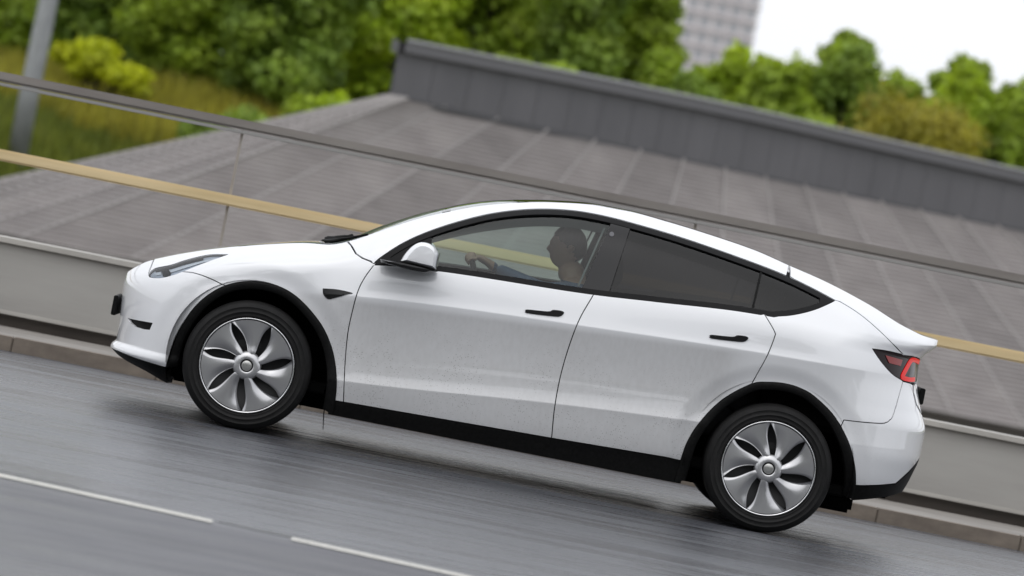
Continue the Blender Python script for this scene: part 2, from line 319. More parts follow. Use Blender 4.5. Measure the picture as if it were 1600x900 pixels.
# top curve (base of the clerestory): x, y
tx = np.array([-1.41, .8, 3.03, 4.9, 6.74, 8.6, 10.5, 12.6, 15.0, 18.0]); ty = np.array([54.0, 56.3, 58.0, 59.7, 61.0, 61.8, 62.4, 63.2, 64.6, 67.0])
_k = np.arange(len(tx)); SS = np.linspace(0, 1, 400); _px = np.polyfit(_k, tx, 5); _py = np.polyfit(_k, ty, 5)
TXS = np.polyval(_px, SS*(len(tx)-1)); TYS = np.polyval(_py, SS*(len(tx)-1))
def T(s):
    return np.interp(s, SS, TXS), np.interp(s, SS, TYS)
Z_T = 3.05; SL = math.tan(R(23.5)); RUN = 7.85
gens = []                                   # generator lines: (top point, plan direction)
for k in range(7):
    al = R(-2 + 8.0*k); gens.append((np.array([-1.41+.05*k, 54.0, Z_T]), al))
NP = 22
for k in range(1, NP+1):
    s = k/NP; x, y = T(s); al = R(46 + (150-46)*(s**.75)); gens.append((np.array([x, y, Z_T]), al))
def gp(g, t, lift=0): p, al = g; return np.array([p[0]-math.cos(al)*RUN*t, p[1]-math.sin(al)*RUN*t, p[2]-SL*RUN*t+lift]) - np.array(HO)
NC = 46
for i in range(len(gens)-1):
    a, b = gens[i], gens[i+1]; V = []; F = []
    pt = random.uniform(-.006, .006)
    for j in range(NC):
        t0, t1 = j/NC, (j+1)/NC; bse = len(V)
        n = 4
        for q in range(n+1):
            f = q/n
            u = gp(a, t0)*(1-f)+gp(b, t0)*f; d = gp(a, t1)*(1-f)+gp(b, t1)*f
            jig = random.uniform(-.012, .012)
            V += [u+[0, 0, .0+pt], d+[0, 0, .05+jig*.5+pt], d+[0, 0, -.004+pt]]
        for q in range(n):
            c = bse+3*q; F += [(c, c+3, c+4, c+1), (c+1, c+4, c+5, c+2)]
    obj('roof_panel', V, F, ROOFS[(i*7) % 3], hall)
for i, g in enumerate(gens):
    top, bot = Vector(gp(g, .002, .03)), Vector(gp(g, 1.0, .03))
    MB().tube([top, bot], .026, 6).build('roof_seam', SEAM, hall)
# eave board and gutter
V = []; F = []
for g in gens: p = gp(g, 1.0); V += [p+[0, 0, .03], p+[0, 0, -.32], p*1.0+[0, .35, -.32]]
for i in range(len(gens)-1): F += [(3*i, 3*i+3, 3*i+4, 3*i+1), (3*i+1, 3*i+4, 3*i+5, 3*i+2)]
obj('eave_board', V, F, mat('eave_paint', (.035, .028, .024), .6), hall)
V = []; F = []
for g in gens: p = gp(g, .96); V += [p+[0, .3, -.2], np.array([p[0], p[1]+.3, -.05])]
for i in range(len(gens)-1): F += [(2*i, 2*i+2, 2*i+3, 2*i+1)]
obj('hall_wall', V, F, mat('hall_brick', (.22, .15, .11), .8), hall)
# clerestory: sheets between thin upright seams, overhanging parapet, flashing
def off(s, o):
    x, y = T(s); x2, y2 = T(min(s+.01, 1)); x1, y1 = T(max(s-.01, 0)); n = np.array([y2-y1, -(x2-x1)]); n = n/np.linalg.norm(n); return np.array([x, y])+n*o
def ztop(s): return 4.00 + .18*math.sin(min(s*2.6, 1)*math.pi/2) - .16*max(0, s-.35)
# outline incl. rounded left end turning back
path = [(-1.05+1.1*math.cos(a)*0-.0, 0) for a in ()]
ss = np.linspace(0, 1, 34)
def strip(name, o0, z0f, o1, z1f, mt, parent, sset, back=True):
    V = []; F = []
    L0 = [off(s, o0) for s in sset]; L1 = [off(s, o1) for s in sset]
    zs0 = [z0f(s) for s in sset]; zs1 = [z1f(s) for s in sset]
    for p, q, za, zb in zip(L0, L1, zs0, zs1): V += [np.array([p[0], p[1], za])-np.array(HO), np.array([q[0], q[1], zb])-np.array(HO)]
    for i in range(len(sset)-1): F.append((2*i, 2*i+2, 2*i+3, 2*i+1))
    return obj(name, V, F, mt, parent, smooth=False)
for i in range(len(ss)-1):
    strip('clerestory_sheet', .0, lambda s: Z_T-.15, .0, lambda s: ztop(s)-.18, FASC, hall, [ss[i]+.0002, ss[i+1]-.0002])
strip('clerestory_backing', -.02, lambda s: Z_T-.15, -.02, lambda s: ztop(s)-.02, FASC, hall, ss)
pf = strip('parapet_band', .14, lambda s: ztop(s)-.185, .14, lambda s: ztop(s)-.0, CAPM, hall, ss)
strip('soffit', .0, lambda s: ztop(s)-.185, .14, lambda s: ztop(s)-.185, M['black'], hall, ss)
strip('parapet_cap', .17, lambda s: ztop(s)+.004, .17, lambda s: ztop(s)+.045, TRIM, hall, ss)
strip('parapet_top', .17, lambda s: ztop(s)+.045, -.5, lambda s: ztop(s)+.05, TRIM, hall, ss)
strip('base_flashing', .02, lambda s: Z_T+.03, .10, lambda s: Z_T-.05, mat('dark_flashing', (.05, .05, .052), .5), hall, ss)
# left return of the clerestory
p0 = off(0, 0)
V = []; F = []
for k in range(9):
    a = R(90*k/8); x = p0[0]+.55-.55*math.sin(a)-.0; y = p0[1]+0+2.5*(1-math.cos(a))
    x = p0[0]-.02-.10*math.sin(a)*0 + .5*(k/8)**2; y = p0[1]+.0+4.5*(k/8)
    V += [(x, y, Z_T-.6), (x, y, 3.84)]
V = [Vector(v)-HO for v in V]
obj('clerestory_return', V, [(2*i, 2*i+1, 2*i+3, 2*i+2) for i in range(8)], FASC, hall)
V2 = [Vector((v[0]+HO.x-.12, v[1]+HO.y, z))-HO for v in V[::2] for z in (3.82, 4.045)]
obj('parapet_return', V2, [(2*i, 2*i+1, 2*i+3, 2*i+2) for i in range(8)], CAPM, hall)

# ------------------------------------------------------------------ lamp post
lamp = empty('lamp_post', (-8.62, 70.0, float(terrain(-8.62, 70.0))-.02)); tag(lamp, 'galvanised grey steel lamp post rising at the left edge', 'lamp post')
GALV = mat('galvanised_steel', (.30, .31, .32), .5, .35); noise_ramp(GALV, 5, [(.3, (.25, .26, .265)), (.7, (.36, .37, .38))], stretch=(1, 1, .4))
MB().tube([(0, 0, 0), (0, 0, 1.9), (.04, 0, 6.2), (.05, 0, 7.6)], [.205, .20, .17, .13], 20).build('pole', GALV, lamp, smooth=True)
MB().tube([(0, 0, 0), (0, 0, .06)], [.24, .24], 16).build('base_plate', GALV, lamp)
MB().tube([(.05, 0, 7.5), (.06, -.3, 7.85), (.06, -1.1, 8.0)], .045, 10).build('arm', GALV, lamp, smooth=True)
hd = MB().box(-.14, .20, -1.75, -1.05, 7.94, 8.06, .03).build('lamp_head', GALV, lamp)
MB().box(-.10, .16, -1.7, -1.15, 7.915, 7.938, .008).build('lamp_glass', mat('lamp_diffuser', (.7, .7, .66), .3), hd)

# ------------------------------------------------------------------ tower block far behind
TW = Vector((45.9, 806, -4)); tower = empty('tower_block', TW); tag(tower, 'pale grey tower block far behind the trees under the white sky', 'building')
TWM = mat('tower_render', (.68, .64, .66), .8); noise_ramp(TWM, .3, [(.3, (.62, .585, .605)), (.7, (.74, .70, .72))])
SLABM = mat('tower_slab', (.40, .365, .38), .8); TGL = mat('tower_window', (.36, .37, .41), .15)
MB().box(-6.4, 6.4, -.4, 14, 0, 74).build('wall', TWM, tower)
for k in range(0, 26):
    MB().box(-6.55, 6.55, -.75, -.41, k*2.85-.35+1.6, k*2.85+.1+1.6).build('floor_slab', SLABM, tower)
wf = MB().box(-.75, .75, -.52, -.405, 0, 1.45).build('window', TGL, tower)
bar = MB().box(-.04, .04, -.56, -.525, 0, 1.45).build('glazing_bar', TWM, wf)
first = True
for k in range(10, 25):
    for c in range(5):
        o = wf if first else link(wf.copy(), tower); o.parent = tower; o.location = (-5.1+c*2.55, 0, k*2.85+2.35)
        if not first: link(bar.copy(), o)
        first = False
for c in range(4):
    MB().box(-3.95+c*2.55, -3.7+c*2.55, -.70, -.405, 0, 73.6).build('pier', TWM, tower)

# ------------------------------------------------------------------ trees, shrubs and the grass of the bank
def leaf_mat(name, c0, c1, c2):
    mt = mat(name, c1, .6)
    N, L, B = nodes(mt)
    cr, nz = noise_ramp(mt, .9, [(.3, c0), (.52, c1), (.75, c2)], detail=4)
    oi = N.new('ShaderNodeAttribute'); oi.attribute_name = 'tone'
    mx = N.new('ShaderNodeMix'); mx.data_type = 'RGBA'; mx.blend_type = 'MULTIPLY'; mx.inputs['Factor'].default_value = 1
    rr = N.new('ShaderNodeMapRange'); rr.inputs['To Min'].default_value = .55; rr.inputs['To Max'].default_value = 1.45; L.new(oi.outputs['Fac'], rr.inputs['Value'])
    L.new(cr.outputs[0], mx.inputs['A']); L.new(rr.outputs[0], mx.inputs['B'])
    L.new(mx.outputs['Result'], B.inputs['Base Color'])
    ts = N.new('ShaderNodeBsdfTranslucent'); L.new(mx.outputs['Result'], ts.inputs[0])
    ms = N.new('ShaderNodeMixShader'); ms.inputs[0].default_value = .45
    out = N['Material Output']; L.new(B.outputs[0], ms.inputs[1]); L.new(ts.outputs[0], ms.inputs[2]); L.new(ms.outputs[0], out.inputs[0])
    return mt
LEAF = {
 'green': leaf_mat('leaf_green', (.22, .32, .035), (.34, .45, .042), (.44, .55, .055)),
 'dark': leaf_mat('leaf_dark', (.14, .23, .035), (.23, .33, .042), (.33, .43, .055)),
 'bright': leaf_mat('leaf_bright', (.27, .39, .025), (.40, .52, .03), (.52, .62, .04)),
 'yellow': leaf_mat('leaf_yellow', (.38, .43, .012), (.52, .56, .014), (.64, .66, .02)),
 'olive': leaf_mat('leaf_olive', (.25, .245, .03), (.37, .34, .04), (.48, .42, .06)),
}
BARK = mat('bark', (.07, .055, .04), .9); noise_ramp(BARK, 6, [(.3, (.045, .035, .026)), (.7, (.10, .08, .06))], stretch=(1, 1, .3), bump=.5)
def leaves(cent, rad, n, size, shell=.55):
    """n leaf faces spread through lobes (cent, rad arrays)"""
    w_ = (rad.prod(1))**(2/3); li = rng.choice(len(cent), n, p=w_/w_.sum())
    d = rng.normal(size=(n, 3)); d /= np.linalg.norm(d, axis=1)[:, None]
    r_ = (shell+(1-shell)*rng.random(n))**.8*(1+.12*rng.normal(size=n).clip(-1.5, 2))
    P = cent[li]+d*rad[li]*r_[:, None]
    nrm = d*.7+rng.normal(size=(n, 3))*.6+np.array([0, 0, .35]); nrm /= np.linalg.norm(nrm, axis=1)[:, None]
    a = np.cross(nrm, rng.normal(size=(n, 3))); a /= np.linalg.norm(a, axis=1)[:, None]; b = np.cross(nrm, a)
    sz = size*(.6+.8*rng.random(n))[:, None]
    q = np.stack([P-a*sz*.5, P-b*sz*.30+a*sz*.05, P+a*sz*.5-nrm*sz*.12, P+b*sz*.30+a*sz*.05], 1).reshape(-1, 3)
    tone = np.repeat(np.clip(.5+.22*rng.normal(size=n)+.15*(li % 3-1), 0, 1), 4)
    return q, np.arange(4*n).reshape(n, 4), tone
def crown(name, cent, rad, n, size, mt, parent, shell=.55):
    V, F, tone = leaves(np.array(cent), np.array(rad), n, size, shell)
    me = bpy.data.meshes.new(name); me.vertices.add(len(V)); me.vertices.foreach_set('co', V.ravel())
    me.loops.add(F.size); me.loops.foreach_set('vertex_index', F.ravel().astype(np.int32))
    me.polygons.add(len(F)); me.polygons.foreach_set('loop_start', np.arange(0, F.size, 4, dtype=np.int32))
    me.update(calc_edges=True); me.validate()
    at = me.attributes.new('tone', 'FLOAT', 'POINT'); at.data.foreach_set('value', tone.astype(np.float32))
    me.materials.append(mt); return link(bpy.data.objects.new(name, me), parent)
def tree(x, y, h, rx, kind, label, n=11000, size=.24, name='broadleaf_tree', bole=.02, group='trees on the bank behind the hall', nl=26):
    z0 = float(terrain(x, y)); t = empty(name, (x, y, z0)); tag(t, label, 'tree', group)
    m_ = MB(); lean = random.uniform(-.3, .3)
    m_.tube([(0, 0, -.3), (.02, 0, h*.12), (lean*.4, .05, h*.35), (lean, .1, h*.72)], [h*.028, h*.021, h*.015, h*.005], 9)
    cent = []; rad = []
    for k in range(nl):
        f = (k+.5)/nl; zz = h*(bole+(1-bole)*(.08+.86*f)); prof = math.sin(math.pi*(.22+.70*f))**.7
        a = k*2.4+random.uniform(-.4, .4); rr = rx*prof*random.uniform(.25, .72)
        c = (math.cos(a)*rr, math.sin(a)*rr, zz); cent.append(c); s_ = rx*random.uniform(.30, .50)*(.55+.5*prof)
        rad.append((s_, s_, s_*random.uniform(.6, .85)))
        if k % 2 == 0:
            m_.tube([(lean*.3, .03, h*(.16+.45*f)), (c[0]*.5, c[1]*.5, zz*.86), (c[0]*.9, c[1]*.9, zz)], [h*.010, h*.006, h*.002], 6)
    m_.build('trunk', BARK, t, smooth=True)
    crown('crown', cent, rad, n, size, LEAF[kind], t)
    return t
# left mass of trees, from the left edge to the tower, in two ranks (x, y, height, radius, kind, label)
TREES = [
 (-12.4, 84, 6.5, 2.3, 'green', 'mid green tree standing at the far left behind the lamp post'),
 (-9.6, 90, 8.0, 2.3, 'dark', 'dark tree behind the yellow bush, just right of the lamp post'),
 (-6.6, 86, 7.0, 2.0, 'green', 'leafy green tree just right of the yellow bush'),
 (-4.3, 83, 6.6, 1.8, 'dark', 'dark green tree leaning over the left end of the shingle roof'),
 (-1.9, 86, 7.2, 1.8, 'bright', 'bright green tree rising behind the left end of the clerestory'),
 (.4, 88, 7.6, 1.8, 'green', 'green tree behind the clerestory, second right of its left end'),
 (2.3, 85, 7.2, 1.5, 'dark', 'dark green tree behind the clerestory, left of the tower'),
 (4.1, 88, 6.6, 1.1, 'green', 'narrow green tree directly left of the tower block foot'),
 (5.2, 84, 3.05, 1.2, 'dark', 'low dark tree under the foot of the tower block'),
 (6.9, 85, 3.75, 1.15, 'bright', 'fresh green low tree just right of the tower block foot'),
 (8.75, 87, 5.0, 1.25, 'green', 'round topped green tree reaching into the white sky right of the tower'),
 (11.5, 86, 4.95, 1.35, 'green', 'spreading tree against the sky at the upper right'),
 (13.6, 88, 4.4, 1.5, 'green', 'green tree at the right edge above the clerestory'),
 (10.1, 89, 3.9, 1.1, 'green', 'low green tree in the dip between the two sky-topping trees'),
 (-15.2, 92, 8.0, 2.6, 'dark', 'dark tree behind the far left tree'),
 (-7.9, 97, 10.0, 2.6, 'green', 'tall green tree of the rear rank above the yellow bush'),
 (-5.0, 99, 10.5, 2.6, 'dark', 'tall dark tree of the rear rank above the roof corner'),
 (-2.4, 97, 10.0, 2.4, 'green', 'tall green tree of the rear rank left of the clerestory end'),
 (.6, 99, 10.5, 2.4, 'dark', 'tall dark tree of the rear rank above the middle of the clerestory'),
 (3.6, 100, 9.5, 1.5, 'green', 'tall green tree of the rear rank beside the tower'),
 (-11.6, 99, 10.0, 2.8, 'green', 'tall green tree of the rear rank behind the lamp post'),
]
for a in TREES: tree(*a)
def shrub(x, y, zc, rx, rz, kind, label, n=5000, size=.22, name='shrub', ry=None):
    z0 = float(terrain(x, y)); t = empty(name, (x, y, z0)); tag(t, label, 'shrub', {'shrub': 'shrubs on the bank', 'undergrowth_bush': 'undergrowth beneath the trees', 'bank_bush': 'bushes of the green band at the right'}[name])
    cent = []; rad = []; st = MB(); zc -= z0
    for k in range(12):
        a = k*2.4; f = (k+.5)/12; rr = rx*.6*math.sqrt(1-f*f*.8)
        c = (math.cos(a)*rr+random.uniform(-.3, .3)*rx, math.sin(a)*rr*.8, zc+rz*(f*1.1-.65)+random.uniform(-.25, .25)*rz); cent.append(c); s_ = rx*.48*random.uniform(.55, 1.05); rad.append((s_, s_, s_*.8*rz/rx+.1))
        st.tube([(0, 0, -.1), (c[0]*.3, c[1]*.3, c[2]*.5), c], [.06, .035, .012], 6)
    st.build('stems', BARK, t); crown('foliage', cent, rad, n, size, LEAF[kind], t, .45)
shrub(-8.0, 80, 3.0, 1.2, .5, 'yellow', 'bright yellow-green spreading bush right of the lamp post', 3200, .17)
shrub(9.75, 79, 4.55, 2.05, 1.8, 'olive', 'large olive-brown rounded bush above the clerestory at the right', 11000, .15)
shrub(13.3, 84, 4.4, 1.2, 1.2, 'dark', 'dark green bush at the right edge beside the olive bush', 5000)
shrub(-4.4, 66, 1.75, 1.0, .7, 'dark', 'dark green bush beside the left slope of the shingle roof', 3500, .2)
shrub(-2.6, 72, 2.5, 1.1, .7, 'bright', 'bright green bush tucked behind the top left corner of the roof', 3500, .2)
shrub(4.6, 78, 4.3, 1.3, .6, 'dark', 'dark bush peeping over the clerestory parapet below the tower', 3500, .2)
shrub(1.4, 78, 4.4, 1.3, .6, 'green', 'green bush peeping over the middle of the clerestory parapet', 3500, .2)
shrub(7.6, 80, 4.2, 1.2, .9, 'green', 'green bush over the parapet just left of the olive bush', 3500, .2)
for k in range(11):
    shrub(-14+1.75*k, 91+1.3*math.sin(k*2.2), 3.3+.25*math.sin(k*1.3), 1.35, 1.25, ('dark', 'green', 'green')[k % 3], 'leafy undergrowth bush beneath the trees left of the clerestory', 4200, .24, 'undergrowth_bush')
ORD = ['first', 'second', 'third', 'fourth', 'fifth', 'sixth', 'seventh', 'eighth', 'ninth']
for k, (x, zc, kd) in enumerate([(4.6, 4.6, 'green'), (5.9, 5.0, 'bright'), (7.2, 5.35, 'green'), (8.4, 5.5, 'dark'), (9.8, 5.55, 'green'), (11.2, 5.6, 'bright'), (12.6, 5.7, 'green'), (14.0, 5.6, 'dark'), (15.6, 5.0, 'green')]):
    shrub(x, 85+1.0*math.sin(k*1.9), zc, 1.15, 1.75, kd, ORD[k]+' bush from the tower in the green band above the clerestory', 6500, .22, 'bank_bush')
# long grass on the bank: one uncountable mass
def grass_patch(n, x0, x1, y0, y1, h0, h1, mt, name, label):
    x = rng.uniform(x0, x1, n); y = rng.uniform(y0, y1, n); z = terrain(x, y)
    h = rng.uniform(h0, h1, n); a = rng.uniform(0, 2*np.pi, n); w_ = rng.uniform(.02, .05, n); lx = rng.normal(0, .18, n)*h; ly = rng.normal(0, .18, n)*h
    A = np.stack([x-np.cos(a)*w_, y-np.sin(a)*w_, z-.03], 1); B_ = np.stack([x+np.cos(a)*w_, y+np.sin(a)*w_, z-.03], 1); C_ = np.stack([x+lx, y+ly, z+h], 1)
    V = np.stack([A, B_, C_], 1).reshape(-1, 3); F = np.arange(3*n).reshape(n, 3)
    me = bpy.data.meshes.new(name); me.from_pydata(V.tolist(), [], F.tolist()); me.materials.append(mt)
    at = me.attributes.new('tone', 'FLOAT', 'POINT'); at.data.foreach_set('value', np.repeat(rng.random(n), 3).astype(np.float32))
    tag(link(bpy.data.objects.new(name, me)), label, kind='stuff')
grass_patch(80000, -14, -2.5, 50, 77, .2, .6, leaf_mat('grass_green', (.11, .145, .02), (.175, .21, .026), (.25, .27, .035)), 'bank_grass', 'green grass on the lower bank at the left')
grass_patch(30000, -16, 0, 77, 85, .35, .9, LEAF['olive'], 'tall_dry_grass', 'tall dry olive grass along the top of the bank')

# unseen foliage added behind the camera to shade the flank and darken its reflections
bc = []; br_ = []
for k in range(150):
    x = rng.uniform(-75, 75); zz = rng.uniform(0, 11); bc.append((x, -44+rng.uniform(-5, 3)-.15*zz, zz)); q_ = rng.uniform(2.2, 3.6); br_.append((q_, q_, q_*.8))
tb = crown('shade_foliage', bc, br_, 42000, 1.0, leaf_mat('shade_leaf', (.03, .055, .012), (.05, .085, .016), (.08, .12, .02)), None, .4)
tag(tb, 'added unseen tree mass behind the camera, shading the flank of the car', kind='stuff')

# ================================================================== the car
YC = 0.97                                             # centre line of the car (world y)
car = empty('car', (0, YC, 0)); tag(car, 'white five-door electric crossover driving left along the wet road', 'car')
def pchip(xs, ys):
    xs = np.array(xs, float); ys = np.array(ys, float); h = np.diff(xs); d = np.diff(ys)/h
    mslope = np.zeros(len(xs)); mslope[0], mslope[-1] = d[0], d[-1]
    for i in range(1, len(xs)-1):
        if d[i-1]*d[i] > 0:
            w1 = 2*h[i]+h[i-1]; w2 = h[i]+2*h[i-1]; mslope[i] = (w1+w2)/(w1/d[i-1]+w2/d[i])
    def f(x):
        x = np.clip(np.asarray(x, float), xs[0], xs[-1]); i = np.clip(np.searchsorted(xs, x)-1, 0, len(h)-1)
        t = (x-xs[i])/h[i]; t2 = t*t; t3 = t2*t
        return (2*t3-3*t2+1)*ys[i]+(t3-2*t2+t)*h[i]*mslope[i]+(-2*t3+3*t2)*ys[i+1]+(t3-t2)*h[i]*mslope[i+1]
    return f
zb_f = pchip([-2.3, -2.0, -1.7, -1.445, -1.2, -.95, -.88, -.52, .316, .664, 1.18, 1.4, 1.8, 2.1, 2.35], [.60, .69, .79, .855, .925, .995, 1.02, 1.058, 1.095, 1.123, 1.163, 1.168, 1.135, 1.095, 1.07])
ze_f = pchip([-2.3, -2.222, -2.19, -2.119, -1.99, -1.845, -1.697, -1.464, -1.25, -1.126, -1.025, -.847, -.682, -.552, -.356, -.156, .048, .286, .443, .682, .923, 1.165, 1.371, 1.575, 1.834, 2.07, 2.2, 2.31, 2.4],
             [.672, .704, .732, .785, .845, .902, .952, 1.019, 1.068, 1.084, 1.125, 1.228, 1.318, 1.377, 1.454, 1.511, 1.552, 1.579, 1.580, 1.564, 1.539, 1.506, 1.460, 1.415, 1.338, 1.252, 1.222, 1.212, 1.20])
ye_f = pchip([-2.3, -2.1, -1.8, -1.4, -1.126, -.85, -.4, 0, .6, 1.2, 1.6, 2.0, 2.4], [.60, .68, .715, .735, .745, .69, .61, .58, .57, .57, .58, .61, .64])
yb_f = pchip([-2.3, -1.7, -1.2, -.9, 0, 1.2, 1.8, 2.4], [.925, .935, .932, .928, .925, .922, .905, .86])
s1_f = pchip([-2.3, -.906, .232, .913, 2.4], [.31, .371, .472, .52, .60])
s2_f = pchip([-2.3, -1.9, -1.445, -.93, .442, 1.358, 2.4], [.50, .61, .745, .836, .924, .963, .985])
zr_f = pchip([-2.3, -.979, .99, 2.4], [.235, .25, .311, .40])
xf_f = pchip([.0, .128, .145, .175, .232, .255, .280, .300, .325, .43, .553, .64, .70, .75, .85, 1.0, 1.7], [-1.84, -1.86, -1.92, -2.0, -2.175, -2.212, -2.238, -2.232, -2.212, -2.216, -2.226, -2.232, -2.228, -2.215, -2.18, -2.1, -2.0])
xr_f = pchip([.0, .26, .35, .45, .553, .69, .81, .96, 1.08, 1.11, 1.155, 1.18, 1.225, 1.3, 1.7], [2.1, 2.225, 2.278, 2.310, 2.332, 2.332, 2.286, 2.236, 2.228, 2.242, 2.290, 2.310, 2.312, 2.305, 2.30])
LF, LR = .62, .58
HUBS = (-1.445, 1.445); HZ = .352
def sstep(a, b, t): t = np.clip((t-a)/(b-a), 0, 1); return t*t*(3-2*t)
def knots(x):
    zr = zr_f(x); s1 = s1_f(x); s2 = s2_f(x); s3 = zb_f(x); ze = ze_f(x)
    k3 = s1+.36*(s2-s1)
    return np.stack([np.full_like(zr, .10), zr, s1, k3, s2, s3, ze], -1)
def herm(z, z0, z1, y0, y1, m0, m1):
    h = z1-z0; t = (z-z0)/h; t2 = t*t; t3 = t2*t
    return (2*t3-3*t2+1)*y0+(t3-2*t2+t)*h*m0+(-2*t3+3*t2)*y1+(t3-t2)*h*m1
def Yw(x, z):
    x = np.asarray(x, float); z = np.asarray(z, float)
    K = knots(x); yb = yb_f(x); ye = ye_f(x)
    tl = np.clip((x+1.15)/.55, 0, 1); a = .22+.33*tl; kk = 2.6+3.2*tl
    rearb = sstep(1.5, 2.1, x); a = a*(1-rearb)+.35*rearb; kk = kk*(1-rearb)+2.6*rearb
    tau = (z-K[..., 5])/np.maximum(K[..., 6]-K[..., 5], .02)
    tp = np.clip(tau, 0, 1.25)
    upper = yb+(ye-yb)*(a*tp+(1-a)*tp**kk)
    mb = (ye-yb)*a/np.maximum(K[..., 6]-K[..., 5], .02)
    y2, y3, y4 = .957, .938, .966
    c = np.where(z < K[..., 1], herm(z, K[..., 0], K[..., 1], .86, .930, .6, .42),
        np.where(z < K[..., 2], herm(z, K[..., 1], K[..., 2], .930, y2, .25, .14),
        np.where(z < K[..., 3], herm(z, K[..., 2], K[..., 3], y2, y3, -.26, .0),
        np.where(z < K[..., 4], herm(z, K[..., 3], K[..., 4], y3, y4, .01, .17), herm(z, K[..., 4], K[..., 5], y4, yb, -.24, mb)))))
    s3 = K[..., 5]
    q = np.clip((z-.45)/np.maximum(s3-.45, .05), 0, 1)
    sm = .960-(.960-yb)*q**2.2-.55*np.clip(.45-z, 0, 1)**2
    wgt = sstep(-1.25, -.85, x)*(1-.75*sstep(1.5, 2.1, x))
    low = sm*(1-wgt)+c*wgt
    y = np.where(tau > 0, upper, low)
    for hx in HUBS:                                   # the arch lip draws in towards the wheel
        r_ = np.hypot(x-hx, (z-HZ-.0)*1.0); y = y-.016*(1-sstep(.475, .575, r_))*(tau < .4)
    df = np.clip((x-xf_f(z))/LF, 0, 1); dr = np.clip((xr_f(z)-x)/LR, 0, 1)
    g = (1-(1-df)**2.1)**(1/2.6)*(1-(1-dr)**2.1)**(1/2.7)
    return y*g
E_ = 2.5
def x2p(x, z):
    xf = xf_f(z); xr = xr_f(z)
    tf = np.clip((x-xf)/LF, 0, 1)**(1/E_); tr = np.clip((xr-x)/LR, 0, 1)**(1/E_)
    return np.where(x < xf+LF, xf+LF-E_*LF*(1-tf), np.where(x > xr-LR, xr-LR+E_*LR*(1-tr), x))
def p2x(p, z):
    xf = xf_f(z); xr = xr_f(z)
    tf = np.clip(1-(xf+LF-p)/(E_*LF), 0, 1); tr = np.clip(1-(p-xr+LR)/(E_*LR), 0, 1)
    return np.where(p < xf+LF, xf+LF*tf**E_, np.where(p > xr-LR, xr-LR*tr**E_, p))
def Spz(p, z): x = p2x(p, z); return np.stack([x, -Yw(x, z), z], -1)
def Nrm(p, z, h=.002):
    a = Spz(p+h, z)-Spz(p-h, z); b = Spz(p, z+h)-Spz(p, z-h); n = np.cross(a, b); l = np.linalg.norm(n, axis=-1)[..., None]
    n = n/np.maximum(l, 1e-9); n = np.where(n[..., 1:2] > 0.2, -n, n); return n
def inpoly(pt, poly):
    x, y = pt[:, 0], pt[:, 1]; c = np.zeros(len(pt), bool); n = len(poly); j = n-1
    for i in range(n):
        xi, yi = poly[i]; xj, yj = poly[j]
        if yi != yj:
            cnd = ((yi > y) != (yj > y)) & (x < (xj-xi)*(y-yi)/(yj-yi)+xi); c ^= cnd
        j = i
    return c
def resample(poly, step, closed=True):
    P_ = [np.array(p, float) for p in poly]; out = []; n = len(P_)
    for i in range(n if closed else n-1):
        a, b = P_[i], P_[(i+1) % n]; k = max(1, int(math.ceil(np.linalg.norm(b-a)/step)))
        out += [a+(b-a)*t/k for t in range(k)]
    if not closed: out.append(P_[-1])
    return np.array(out)
def curve(pts, step=.02):
    """smooth curve through points (Catmull-Rom)"""
    P_ = [np.array(p, float) for p in pts]; P_ = [2*P_[0]-P_[1]]+P_+[2*P_[-1]-P_[-2]]; out = []
    for i in range(1, len(P_)-2):
        a, b, c, d = P_[i-1:i+3]; k = max(2, int(np.linalg.norm(c-b)/step))
        for t in np.arange(k)/k: out.append(.5*((2*b)+(c-a)*t+(2*a-5*b+4*c-d)*t*t+(3*b-a-3*c+d)*t**3))
    out.append(P_[-2]); return [tuple(o) for o in out]
def area(P_): x, y = P_[:, 0], P_[:, 1]; return .5*np.sum(x*np.roll(y, -1)-np.roll(x, -1)*y)
def inset(P_, d):
    if area(P_) < 0: P_ = P_[::-1]
    pr = np.roll(P_, 1, 0); nx_ = np.roll(P_, -1, 0)
    e1 = P_-pr; e2 = nx_-P_; e1 /= np.maximum(np.linalg.norm(e1, axis=1), 1e-9)[:, None]; e2 /= np.maximum(np.linalg.norm(e2, axis=1), 1e-9)[:, None]
    n1 = np.stack([-e1[:, 1], e1[:, 0]], 1); n2 = np.stack([-e2[:, 1], e2[:, 0]], 1)
    n_ = n1+n2; l = np.linalg.norm(n_, axis=1); n_ = n_/np.maximum(l, .35)[:, None]; k = np.clip(1/np.maximum((n_*n1).sum(1), .5), 1, 1.8)
    return P_+n_*(d*k)[:, None]
